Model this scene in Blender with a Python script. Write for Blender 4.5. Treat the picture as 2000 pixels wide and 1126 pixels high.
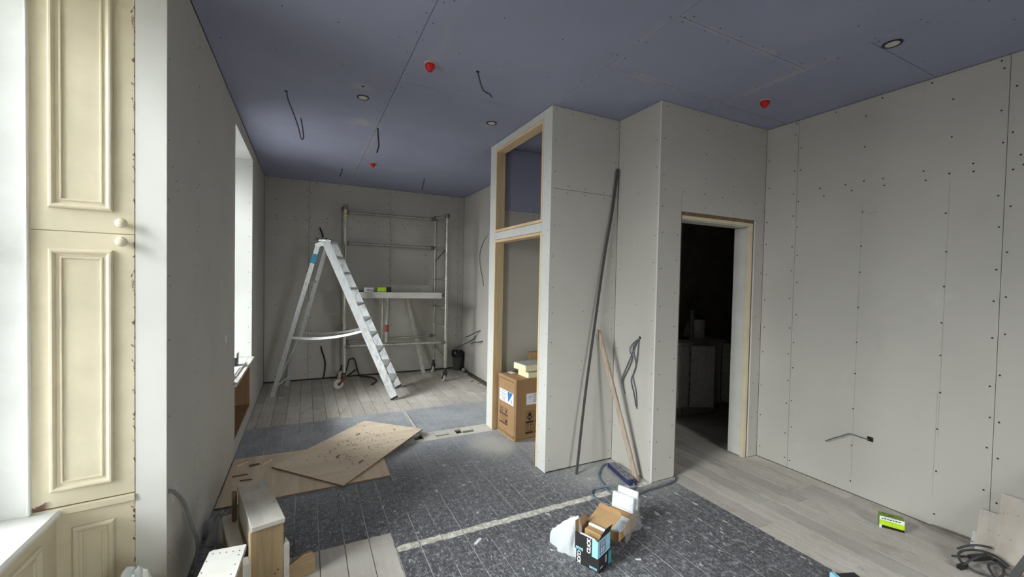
import bpy, bmesh, math, random
from mathutils import Vector, Matrix
random.seed(7)
R = math.radians
sc = bpy.context.scene
COL = sc.collection
for o in list(bpy.data.objects):
    bpy.data.objects.remove(o, do_unlink=True)

# ------------------------------------------------------------------ camera
YAW, PIT, ROL, FPX = R(26.413), R(-1.3294), R(1.16986), 808.27
fw = Vector((math.sin(YAW)*math.cos(PIT), math.cos(YAW)*math.cos(PIT), math.sin(PIT)))
r0 = Vector((math.cos(YAW), -math.sin(YAW), 0)); u0 = r0.cross(fw)
rr = math.cos(ROL)*r0 + math.sin(ROL)*u0
uu = -math.sin(ROL)*r0 + math.cos(ROL)*u0
cam = bpy.data.cameras.new('camera'); cam.sensor_width = 36; cam.lens = FPX*36/2000
cam.clip_start = .02
co = bpy.data.objects.new('camera', cam); COL.objects.link(co)
M = Matrix((rr, uu, -fw)).transposed().to_4x4(); M.translation = (0, 0, 1.58)
co.matrix_world = M
sc.camera = co

# ------------------------------------------------------------------ daylight
EXPOSURE = 1.95
sc.view_settings.view_transform = 'Standard'
sc.view_settings.look = 'None'
sc.view_settings.exposure = EXPOSURE
sc.view_settings.gamma = 1.0
sc.view_settings.use_curve_mapping = False
sc.cycles.max_bounces = 10
sc.cycles.diffuse_bounces = 7
sc.cycles.transparent_max_bounces = 16
sc.cycles.sample_clamp_indirect = 6.0

world = bpy.data.worlds.new('overcast_sky'); sc.world = world
world.use_nodes = True
wt = world.node_tree; wt.nodes.clear()
wo = wt.nodes.new('ShaderNodeOutputWorld'); wb = wt.nodes.new('ShaderNodeBackground')
tc = wt.nodes.new('ShaderNodeTexCoord'); sx = wt.nodes.new('ShaderNodeSeparateXYZ')
mr = wt.nodes.new('ShaderNodeMapRange'); rp = wt.nodes.new('ShaderNodeValToRGB')
mr.inputs[1].default_value = -1; mr.inputs[2].default_value = 1
wt.links.new(tc.outputs['Generated'], sx.inputs[0]); wt.links.new(sx.outputs['Z'], mr.inputs[0])
wt.links.new(mr.outputs[0], rp.inputs[0]); wt.links.new(rp.outputs[0], wb.inputs[0]); wt.links.new(wb.outputs[0], wo.inputs[0])
el = rp.color_ramp.elements
el[0].position = 0.0; el[0].color = (.14, .14, .135, 1)
el[1].position = 1.0; el[1].color = (3.0, 3.02, 3.05, 1)
for p_, c_ in ((.485, (.165, .165, .16, 1)), (.515, (.56, .565, .57, 1)), (.66, (.95, .96, .975, 1)), (.80, (2.0, 2.02, 2.04, 1))):
    e = el.new(p_); e.color = c_
wb.inputs[1].default_value = 7.0

def portal(name, y0, y1, z0, z1, x):
    l = bpy.data.lights.new(name, 'AREA'); l.shape = 'RECTANGLE'
    l.size = z1 - z0; l.size_y = y1 - y0; l.cycles.is_portal = True
    o = bpy.data.objects.new(name, l); COL.objects.link(o)
    o.location = (x, (y0+y1)/2, (z0+z1)/2); o.rotation_euler = (0, R(-90), 0)
portal('window_daylight', 1.06, 2.24, .66, 2.80, -1.27)
portal('window_daylight', 4.26, 5.40, .68, 2.82, -1.27)
rpo = bpy.data.lights.new('window_daylight', 'AREA'); rpo.shape = 'RECTANGLE'; rpo.size = .95; rpo.size_y = 2.14; rpo.cycles.is_portal = True
rpo = bpy.data.objects.new('window_daylight', rpo); COL.objects.link(rpo); rpo.location = (2.05, -3.55, 1.73); rpo.rotation_euler = (R(90), 0, 0)  # portal for the added window behind the camera

# ------------------------------------------------------------------ node helper
class NT:
    def __init__(s, name):
        s.m = bpy.data.materials.new(name); s.m.use_nodes = True
        s.t = s.m.node_tree; s.t.nodes.clear()
        s.out = s.t.nodes.new('ShaderNodeOutputMaterial')
        s.b = s.t.nodes.new('ShaderNodeBsdfPrincipled')
        s.t.links.new(s.b.outputs[0], s.out.inputs[0])
    def node(s, ty, **kw):
        n = s.t.nodes.new(ty)
        for k, v in kw.items(): setattr(n, k, v)
        return n
    def put(s, sock, v):
        if isinstance(v, bpy.types.NodeSocket): s.t.links.new(v, sock)
        elif v is not None:
            if isinstance(v, (tuple, list)) and len(v) == 3 and sock.type == 'RGBA': v = (*v, 1)
            sock.default_value = v
    def math(s, op, a, b=None, c=None):
        n = s.node('ShaderNodeMath', operation=op)
        s.put(n.inputs[0], a); s.put(n.inputs[1], b)
        if c is not None: s.put(n.inputs[2], c)
        return n.outputs[0]
    def add(s, a, b): return s.math('ADD', a, b)
    def mul(s, a, b): return s.math('MULTIPLY', a, b)
    def sub(s, a, b): return s.math('SUBTRACT', a, b)
    def mx(s, a, b): return s.math('MAXIMUM', a, b)
    def mn(s, a, b): return s.math('MINIMUM', a, b)
    def inv(s, a): return s.math('SUBTRACT', 1.0, a)
    def mix(s, f, a, b):
        n = s.node('ShaderNodeMix', data_type='RGBA')
        s.put(n.inputs[0], f); s.put(n.inputs[6], a); s.put(n.inputs[7], b)
        return n.outputs[2]
    def step(s, v, a, b, lo=0.0, hi=1.0):
        n = s.node('ShaderNodeMapRange', interpolation_type='SMOOTHSTEP')
        s.put(n.inputs[0], v); s.put(n.inputs[1], a); s.put(n.inputs[2], b); s.put(n.inputs[3], lo); s.put(n.inputs[4], hi)
        return n.outputs[0]
    def pos(s): return s.node('ShaderNodeNewGeometry').outputs['Position']
    def obj(s): return s.node('ShaderNodeTexCoord').outputs['Object']
    def sep(s, v):
        n = s.node('ShaderNodeSeparateXYZ'); s.put(n.inputs[0], v); return n.outputs[0], n.outputs[1], n.outputs[2]
    def scale(s, v, k):
        n = s.node('ShaderNodeMapping'); s.put(n.inputs[0], v); n.inputs['Scale'].default_value = k
        return n.outputs[0]
    def noise(s, v, sc_, det=3, ro=.55, dist=0):
        n = s.node('ShaderNodeTexNoise'); s.put(n.inputs['Vector'], v)
        n.inputs['Scale'].default_value = sc_; n.inputs['Detail'].default_value = det
        n.inputs['Roughness'].default_value = ro; n.inputs['Distortion'].default_value = dist
        return n.outputs['Fac']
    def rnd(s): return s.node('ShaderNodeObjectInfo').outputs['Random']
    def bump(s, h, st=.2, d=.002):
        n = s.node('ShaderNodeBump'); s.put(n.inputs['Height'], h)
        n.inputs['Strength'].default_value = st; n.inputs['Distance'].default_value = d
        s.t.links.new(n.outputs[0], s.b.inputs['Normal'])
    def setp(s, col=None, rough=None, metal=None, spec=None):
        s.put(s.b.inputs['Base Color'], col); s.put(s.b.inputs['Roughness'], rough)
        s.put(s.b.inputs['Metallic'], metal); s.put(s.b.inputs['Specular IOR Level'], spec)
        return s.m
    def hsv(s, col, val):
        n = s.node('ShaderNodeHueSaturation'); s.put(n.inputs['Color'], col); s.put(n.inputs['Value'], val)
        return n.outputs[0]

def simple(name, col, rough=.6, metal=0, spec=.4, var=.12, scl=30, bump=0):
    n = NT(name); f = n.noise(n.obj(), scl, 3)
    c = n.hsv(col if not isinstance(col, tuple) else (*col, 1), n.step(f, .2, .8, 1-var, 1+var))
    if bump: n.bump(f, bump)
    return n.setp(c, rough, metal, spec)

# ------------------------------------------------------------------ materials
MT = {}
def plasterboard(name, col, wear=.5):
    n = NT(name); p = n.pos()
    big = n.noise(p, 1.3, 3); fine = n.noise(p, 90, 2); sm = n.noise(n.scale(p, (1, 1, .35)), 5, 4, .6)
    c = n.hsv((*col, 1), n.step(big, .25, .75, .95, 1.04))
    scuff = n.mul(n.step(sm, .62, .74), .22*wear)
    c = n.mix(scuff, c, (.30, .28, .26))
    smear = n.mul(n.step(n.noise(p, 2.1, 4, .7), .63, .70), .3*wear)
    c = n.mix(smear, c, (.70, .69, .67))
    n.bump(fine, .06, .001)
    return n.setp(c, .85, 0, .25)
MT['board'] = plasterboard('grey_plasterboard_paper', (.515, .495, .455))
MT['board_pale_lit'] = plasterboard('pale_lit_plasterboard_paper', (.62, .62, .60), .25)  # light near the window painted into the paler reveals; also serves pale edges

def ceiling_mat():
    n = NT('blue_plasterboard_paper'); p = n.pos(); x, y, z = n.sep(p)
    nz = n.noise(p, 3.5, 4, .65); nf = n.noise(p, 14, 3, .6); fine = n.noise(p, 120, 2)
    c = n.hsv((.335, .35, .475, 1), n.step(n.noise(p, .9, 3), .25, .75, .93, 1.07))
    def line(u, u0, w, v, v0, v1):
        a = n.inv(n.step(n.math('ABSOLUTE', n.sub(n.add(u, n.mul(n.sub(nf, .5), .06)), u0)), w*.3, w))
        b = n.mul(n.step(v, v0, v0+.1), n.inv(n.step(v, v1-.1, v1)))
        return n.mul(n.mul(a, b), n.step(nz, .38, .62))
    s = line(y, 1.595, .035, x, 1.70, 2.92)
    s = n.mx(s, line(y, 2.18, .04, x, 1.70, 2.92))
    s = n.mx(s, line(x, 2.88, .04, y, 1.1, 2.25))
    s = n.mx(s, n.mul(line(x, 1.735, .04, y, .8, 2.9), .7))
    s = n.mx(s, line(y, 4.51, .035, x, -.5, .62))
    s = n.mx(s, n.mul(line(x, .585, .06, y, 3.9, 6.6), .8))
    s = n.mx(s, n.mul(line(x, .72, .05, y, 1.2, 2.9), .5))
    s = n.mx(s, n.mul(line(y, 5.55, .09, x, .5, 2.3), .6))
    s = n.mx(s, n.mul(line(x, 1.74, .07, y, 3.9, 6.6), .6))
    def patch(x0, x1, y0, y1):
        a = n.mul(n.step(x, x0-.03, x0+.03), n.inv(n.step(x, x1-.03, x1+.03)))
        return n.mul(n.mul(a, n.mul(n.step(y, y0-.03, y0+.03), n.inv(n.step(y, y1-.03, y1+.03)))), n.step(nf, .30, .55))
    s = n.mx(s, n.mul(patch(.34, .57, 3.93, 4.10), .9)); s = n.mx(s, n.mul(patch(.29, .43, 3.22, 3.32), .8)); s = n.mx(s, n.mul(patch(1.40, 1.50, 3.50, 3.60), .7))
    s = n.mx(s, n.mul(n.step(n.noise(p, 1.7, 5, .7), .60, .72), .25))
    c = n.mix(n.mul(s, .45), c, (.50, .47, .46))
    n.bump(fine, .05, .001)
    return n.setp(c, .85, 0, .25)
MT['blue'] = ceiling_mat()

def floor_mat(name, gap=False):
    n = NT(name); p = n.pos(); x, y, z = n.sep(p)
    w1 = n.mul(n.sub(n.noise(p, 22, 3, .6), .5), .035)     # ragged paint edge
    xe = n.add(x, w1); ye = n.add(y, w1)
    def rng(u, a, b, s_=.006):
        return n.mul(n.step(u, a-s_, a+s_), n.inv(n.step(u, b-s_, b+s_)))
    dark = n.mul(n.inv(n.step(x, 2.628, 2.640)), n.inv(n.step(n.add(y, n.mul(w1, .3)), 4.894, 4.906)))
    strip = n.mul(rng(xe, .475, 2.70, .02), rng(ye, 2.374, 2.426))
    hatch = n.mul(rng(x, -.6, 1.78, .01), rng(n.add(y, n.mul(w1, .4)), 3.905, 4.125))
    pale = n.mul(n.inv(n.step(n.add(x, n.mul(w1, .6)), .470, .482)), n.inv(n.step(n.add(y, n.mul(w1, .4)), 2.566, 2.578)))
    alc = n.mul(n.step(xe, 2.30, 2.42), n.mul(rng(ye, 2.36, 2.87, .03), .6))
    dark = n.mul(dark, n.mul(n.inv(n.mx(strip, hatch)), n.inv(n.mx(pale, alc))))
    rn = n.rnd()
    grain = n.noise(n.scale(p, (26, 1.3, 1)), 1.6, 5, .65)
    fleck = n.noise(n.scale(p, (3, 1, 1)), 38, 4, .72)
    spot = n.noise(p, 55, 2, .5)
    blotch = n.noise(p, 2.4, 5, .66)
    # bare old boards
    bare = n.mix(n.step(grain, .15, .85), (.43, .39, .345), (.58, .545, .495))
    bare = n.mix(n.mul(n.step(blotch, .45, .75), .55), bare, (.66, .635, .60))
    bare = n.mix(n.mul(n.step(n.noise(n.scale(p, (2, 1, 1)), 4, 4), .54, .70), .5), bare, (.34, .26, .22))
    bare = n.mix(n.mul(n.step(n.noise(n.scale(p, (9, 2.2, 1)), 3, 5, .7), .57, .70), .45), bare, (.23, .20, .175))
    bare = n.mix(n.mul(n.step(n.noise(n.scale(p, (1.6, 1, 1)), 16, 5, .75), .55, .70), .35), bare, (.70, .68, .65))
    bare = n.mix(n.mul(n.step(spot, .66, .70), .7), bare, (.72, .71, .69))
    bare = n.hsv(bare, n.step(rn, 0, 1, .88, 1.1))
    # black floor paint under plaster dust, painted paler with distance for sky sheen
    far = n.step(y, 2.2, 4.4)
    blk = n.mix(n.step(grain, .3, .75), (.026, .025, .030), (.075, .073, .082))
    dustn = n.noise(n.scale(p, (2.2, 1, 1)), 17, 6, .78)
    dust_sheen = n.add(.09, n.mul(far, .56))
    dust = n.mul(n.step(dustn, n.sub(.50, n.mul(far, .10)), .70), n.add(.72, n.mul(far, .15)))
    dust = n.mx(dust, n.mul(dust_sheen, n.step(blotch, .22, .74, .62, 1.25)))
    blk = n.mix(dust, blk, (.50, .52, .56))
    fine1 = n.noise(n.scale(p, (1.0, 1.25, 1)), 70, 5, .8)
    fine2 = n.noise(n.scale(p, (1.0, 1.2, 1)), 26, 6, .8)
    blk = n.mix(n.mul(n.step(fine1, .52, .62), n.add(.42, n.mul(far, .12))), blk, (.42, .42, .44))
    blk = n.mix(n.mul(n.step(fine2, .535, .63), n.add(.52, n.mul(far, .10))), blk, (.46, .47, .50))
    blk = n.mix(n.mul(n.step(fine2, .47, .36), n.sub(.6, n.mul(far, .4))), blk, (.020, .018, .020))
    blk = n.mix(n.mul(n.step(fleck, .575, .64), .75), blk, (.60, .60, .60))
    blk = n.mix(n.mul(n.step(n.noise(n.scale(p, (1.8, 1, 1)), 13, 3, .5), .66, .70), .8), blk, (.62, .62, .62))
    # heap of swept plaster dust by the cupboard opening
    dx = n.sub(x, 1.58); dy = n.sub(y, 3.56)
    rad = n.math('SQRT', n.add(n.mul(n.mul(dx, dx), 5.0), n.mul(n.mul(dy, dy), 2.6)))
    heap = n.mul(n.inv(n.step(n.add(rad, n.mul(n.sub(blotch, .5), .9)), .10, .66)), .95)
    alx = n.mul(n.step(x, 1.55, 2.2), n.mul(n.step(y, 2.3, 2.6), .55))
    rgt = n.mul(n.step(x, 2.0, 2.6), n.mul(n.step(y, 1.9, 2.4), .35))
    heap = n.mx(heap, n.mx(alx, rgt))
    blk = n.mix(heap, blk, (.50, .50, .48))
    # old plaster line where a wall stood
    pl = n.mix(n.step(n.noise(p, 30, 4, .7), .42, .62), (.48, .46, .41), (.78, .76, .70))
    if gap:
        gd = n.step(n.noise(n.scale(p, (1, .35, 1)), 6, 3, .6), .36, .56)
        c = n.mix(dark, (.13, .115, .10), n.mix(gd, (.16, .16, .16), (.62, .60, .57)))
        return n.setp(c, .95, 0, .1)
    base = n.mix(dark, bare, blk)
    smask = n.mul(strip, n.step(n.noise(p, 9, 3, .6), .30, .42))
    base = n.mix(smask, base, pl)
    base = n.mix(n.mul(hatch, .55), base, (.66, .635, .58))
    base = n.mix(n.mul(pale, n.mul(rng(ye, 2.36, 2.44, .02), .45)), base, (.58, .56, .52))
    base = n.mix(n.mul(pale, .35), base, (.55, .52, .48))
    n.bump(n.add(grain, n.mul(fleck, .5)), .12, .0015)
    rough = n.add(n.mul(dark, -.22), n.add(.78, n.mul(heap, .12)))
    return n.setp(base, rough, 0, .35)
MT['floor'] = floor_mat('old_floorboards')
MT['gap'] = floor_mat('dusty_board_joints', True)

def paint_mat(name, col, chips=0, edge=None):
    n = NT(name); p = n.obj(); x, y, z = n.sep(p)
    f = n.noise(p, 7, 3); st = n.noise(n.scale(p, (30, 30, 1.2)), 2.5, 3)
    c = n.hsv((*col, 1), n.step(f, .3, .7, .95, 1.04))
    c = n.mix(n.mul(n.step(n.noise(n.scale(p, (4, 4, 14)), 3, 4, .7), .66, .72), .3), c, (.40, .33, .22))
    if edge == 'right':
        e = n.step(x, -.034, .0); ch = n.noise(n.scale(p, (9, 9, 5)), 5, 4, .7)
        m = n.mul(n.step(n.add(ch, n.mul(e, .21)), .765, .775), n.step(e, .05, .1))
        c = n.mix(m, c, (.17, .09, .05))
    if edge == 'bottom':
        m = n.mul(n.inv(n.step(x, -.272, -.238)), n.inv(n.step(n.add(z, n.mul(n.sub(n.noise(p, 25, 3), .5), .05)), .018, .022)))
        m2 = n.mul(n.step(n.add(n.noise(n.scale(p, (9, 9, 5)), 5, 4, .7), n.mul(n.step(x, -.034, 0), .21)), .765, .775), n.step(x, -.034, -.03))
        c = n.mix(n.mx(m, m2), c, (.17, .085, .055))
    n.bump(st, .06, .002)
    return n.setp(c, .42, 0, .45)
MT['cream'] = paint_mat('cream_gloss_paint', (.68, .615, .465))
MT['cream_edge'] = paint_mat('cream_gloss_paint_chipped', (.68, .615, .465), edge='right')
MT['cream_low'] = paint_mat('cream_gloss_paint_worn', (.68, .615, .465), edge='bottom')
MT['white_paint'] = paint_mat('white_gloss_paint', (.76, .77, .76))
MT['hop_white'] = paint_mat('worn_white_board_paint', (.56, .55, .52))
MT['lining_white'] = paint_mat('old_white_lining_paint', (.74, .73, .68))
MT['lining_cream'] = paint_mat('old_cream_lining_paint', (.72, .63, .45))

def wood_mat(name, c1, c2, axis=2, scl=1.0, dusty=0, rough=.65):
    n = NT(name); p = n.obj()
    k = [22*scl]*3; k[axis] = 1.3*scl
    g = n.noise(n.scale(p, tuple(k)), 1.8, 5, .6, .4)
    f = n.noise(n.scale(p, tuple(3*q for q in k)), 2, 3)
    c = n.mix(n.step(n.add(n.mul(g, .8), n.mul(f, .2)), .3, .7), c1, c2)
    if dusty:
        d = n.noise(p, 9, 5, .7)
        c = n.mix(n.mul(n.step(d, .25, .6), dusty), c, (.66, .65, .62))
        c = n.mix(n.mul(n.step(n.noise(p, 48, 3), .67, .71), .6), c, (.10, .085, .07))
    n.bump(g, .1, .002)
    return n.setp(c, rough, 0, .3)
MT['pine_z'] = wood_mat('fresh_pine_upright', (.68, .50, .28), (.80, .64, .41), 2)
MT['pine_y'] = wood_mat('fresh_pine_rail', (.64, .45, .26), (.78, .60, .39), 1)
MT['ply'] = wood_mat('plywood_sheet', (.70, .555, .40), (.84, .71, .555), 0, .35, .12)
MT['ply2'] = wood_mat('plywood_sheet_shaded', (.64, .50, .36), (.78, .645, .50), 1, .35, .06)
MT['ply_old'] = wood_mat('dull_plywood_offcut', (.42, .36, .30), (.53, .46, .39), 2, .3, .3)
MT['ply_edge'] = wood_mat('plywood_edge', (.14, .09, .05), (.26, .17, .10), 2)
MT['timber'] = wood_mat('planed_timber', (.29, .205, .11), (.41, .305, .175), 2, .8)
MT['timber_y'] = wood_mat('planed_timber_rail', (.29, .205, .11), (.41, .305, .175), 0, .8)
MT['dusty_ply'] = wood_mat('plaster_spattered_board', (.40, .355, .29), (.55, .50, .43), 1, .6, .6, .85)
MT['batten'] = wood_mat('weathered_batten', (.30, .215, .15), (.44, .33, .245), 2, 1, .2)
MT['old_wood'] = wood_mat('rough_dark_timber', (.075, .06, .045), (.20, .165, .125), 1, 1, .2)
MT['brown_stud'] = wood_mat('stained_stud', (.16, .10, .055), (.27, .18, .10), 2)
MT['ply_dark'] = wood_mat('brown_plywood_lining', (.24, .14, .07), (.36, .22, .12), 2, .5)

def metal_mat(name, col, rough, axis, dirt):
    n = NT(name); p = n.obj()
    k = [60, 60, 60]; k[axis] = 2
    br = n.noise(n.scale(p, tuple(k)), 2, 3)
    d = n.noise(n.scale(p, (6, 6, 3)), 5, 5, .7)
    c = n.hsv((*col, 1), n.step(br, .2, .8, .88, 1.08))
    c = n.mix(n.mul(n.step(d, .48, .66), dirt), c, (.30, .285, .255))
    m = n.mul(n.inv(n.mul(n.step(d, .48, .66), dirt)), .85)
    return n.setp(c, n.step(d, .3, .7, rough-.06, rough+.15), m, .5)
MT['alu'] = metal_mat('aluminium', (.80, .82, .83), .42, 2, .3)
MT['alu_step'] = metal_mat('aluminium_treads', (.72, .73, .74), .5, 0, .45)
MT['galv'] = metal_mat('dirty_aluminium_tube', (.50, .485, .44), .48, 2, .8)
MT['galv_dark'] = metal_mat('cast_grey_coupler', (.20, .19, .17), .55, 2, .7)
MT['deck'] = wood_mat('scaffold_deck', (.40, .38, .34), (.52, .50, .46), 0, .6, .3, .7)
MT['rust'] = simple('rusty_iron', (.13, .075, .045), .8, .2, .3, .35, 60)
MT['nylon'] = simple('worn_nylon_wheel', (.56, .53, .48), .6)
MT['steel_dark'] = simple('dark_steel', (.05, .05, .05), .5, .4)
MT['black_plastic'] = simple('black_plastic', (.016, .016, .017), .45)
MT['grey_cable'] = simple('grey_cable_sheath', (.10, .11, .125), .5)
MT['grey_cable_dark'] = simple('dark_grey_cable_sheath', (.055, .058, .062), .5)
MT['pale_cable'] = simple('pale_grey_cable_sheath', (.20, .21, .215), .5)
MT['blue_cable'] = simple('grey_blue_flex', (.13, .165, .205), .5)
MT['trunking'] = simple('dark_grey_trunking', (.075, .07, .068), .5)
MT['screw'] = simple('black_drywall_screws', (.012, .012, .012), .5)
MT['void'] = simple('dark_cavity', (.018, .014, .010), .95)
MT['cavity'] = simple('dark_wall_cavity', (.05, .045, .04), .95)
MT['dimmed_plaster'] = simple('shade_dimmed_plaster', (.36, .335, .29), .9, 0, .2, .2, 4)  # darkness of the room beyond the door partly put into this colour
MT['dim_pencil'] = simple('faint_pencil', (.36, .345, .32), .8)
MT['red'] = simple('red_plastic', (.60, .012, .012), .38)
MT['lamp_white'] = simple('frosted_lamp_face', (.62, .60, .54), .35)
MT['white_plastic'] = simple('white_plastic', (.78, .78, .77), .35)
MT['dim_plastic'] = simple('grey_white_plastic', (.50, .49, .47), .5)
MT['foil'] = simple('crinkled_clear_wrap', (.80, .83, .85), .2, 0, .6, .15, 25, .5)
MT['cardboard'] = simple('brown_cardboard', (.35, .215, .11), .85, 0, .2, .08, 12)
MT['cardboard_in'] = simple('plain_cardboard_inside', (.42, .27, .135), .85, 0, .2, .08, 12)
MT['card_dark'] = simple('dark_print', (.045, .025, .012), .8)
MT['label_white'] = simple('white_paper_label', (.80, .81, .84), .6, 0, .3, .03)
MT['label_blue'] = simple('blue_print', (.04, .19, .48), .5)
MT['print_grey'] = simple('grey_blue_print', (.22, .27, .38), .6)
MT['box_black'] = simple('matt_black_carton', (.022, .021, .022), .5, 0, .4)
MT['cyan'] = simple('pale_cyan_print', (.34, .66, .82), .5)
MT['teal'] = simple('teal_print', (.06, .32, .38), .5)
MT['print_white'] = simple('white_print', (.78, .78, .78), .5)
MT['foam'] = simple('pale_yellow_foam_board', (.80, .76, .50), .8, 0, .2, .06)
MT['foil_face'] = simple('grey_foil_facing', (.42, .44, .46), .45, .3)
MT['navy'] = simple('navy_plastic', (.028, .033, .095), .45)
MT['navy_top'] = simple('dusty_navy_plastic', (.20, .20, .225), .7)
MT['green'] = simple('green_carton', (.20, .31, .06), .6, 0, .3, .12, 20)
MT['lime'] = simple('lime_print', (.48, .72, .02), .5)
MT['bin'] = simple('grey_bin_plastic', (.085, .085, .082), .5)
MT['bag_black'] = simple('black_bin_liner', (.012, .013, .016), .3, 0, .5, .2, 60, .6)
MT['yellow'] = simple('yellow_sticker', (.75, .60, .03), .5)
MT['red_collar'] = simple('faded_red_collar', (.34, .05, .04), .5)
MT['blue_tape'] = simple('blue_tape', (.03, .20, .34), .5)
MT['gold_card'] = simple('ochre_card', (.50, .30, .07), .7)
MT['cab'] = simple('white_kitchen_door', (.60, .59, .56), .5)
MT['worktop'] = simple('pale_worktop', (.55, .53, .50), .5)
MT['tissue'] = simple('tissue_paper', (.75, .74, .73), .9)
MT['shaving'] = simple('wood_shavings', (.36, .28, .16), .8, 0, .2, .5, 50)
MT['dark_stick'] = simple('dark_wood_splinter', (.10, .07, .045), .8)
MT['leaf'] = simple('yellow_scrap', (.60, .52, .10), .7)

def film_mat(name, tint, alpha):
    n = NT(name)
    g = n.node('ShaderNodeBsdfGlossy'); g.inputs['Roughness'].default_value = .12
    d = n.node('ShaderNodeBsdfTranslucent'); n.put(d.inputs[0], tint)
    d2 = n.node('ShaderNodeBsdfDiffuse'); n.put(d2.inputs[0], tint)
    t = n.node('ShaderNodeBsdfTransparent')
    a = n.node('ShaderNodeMixShader'); n.t.links.new(d.outputs[0], a.inputs[1]); n.t.links.new(d2.outputs[0], a.inputs[2])
    b = n.node('ShaderNodeMixShader'); a.inputs[0].default_value = .8; b.inputs[0].default_value = .18
    n.t.links.new(a.outputs[0], b.inputs[1]); n.t.links.new(g.outputs[0], b.inputs[2])
    c = n.node('ShaderNodeMixShader'); c.inputs[0].default_value = alpha
    n.t.links.new(t.outputs[0], c.inputs[1]); n.t.links.new(b.outputs[0], c.inputs[2])
    n.t.links.new(c.outputs[0], n.out.inputs[0])
    return n.m
MT['film'] = film_mat('clear_polythene', (.75, .78, .80), .35)
MT['bag'] = film_mat('milky_polythene', (.86, .91, .94), .94)
MT['bag_grey'] = film_mat('grey_polythene', (.50, .51, .52), .75)
def glass_mat():
    n = NT('window_glass')
    t = n.node('ShaderNodeBsdfTransparent'); t.inputs[0].default_value = (.96, .98, .97, 1)
    g = n.node('ShaderNodeBsdfGlossy'); g.inputs['Roughness'].default_value = .02
    f = n.node('ShaderNodeFresnel'); f.inputs[0].default_value = 1.45
    m = n.node('ShaderNodeMixShader')
    n.t.links.new(f.outputs[0], m.inputs[0]); n.t.links.new(t.outputs[0], m.inputs[1]); n.t.links.new(g.outputs[0], m.inputs[2])
    n.t.links.new(m.outputs[0], n.out.inputs[0]); return n.m
MT['glass'] = glass_mat()

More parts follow.
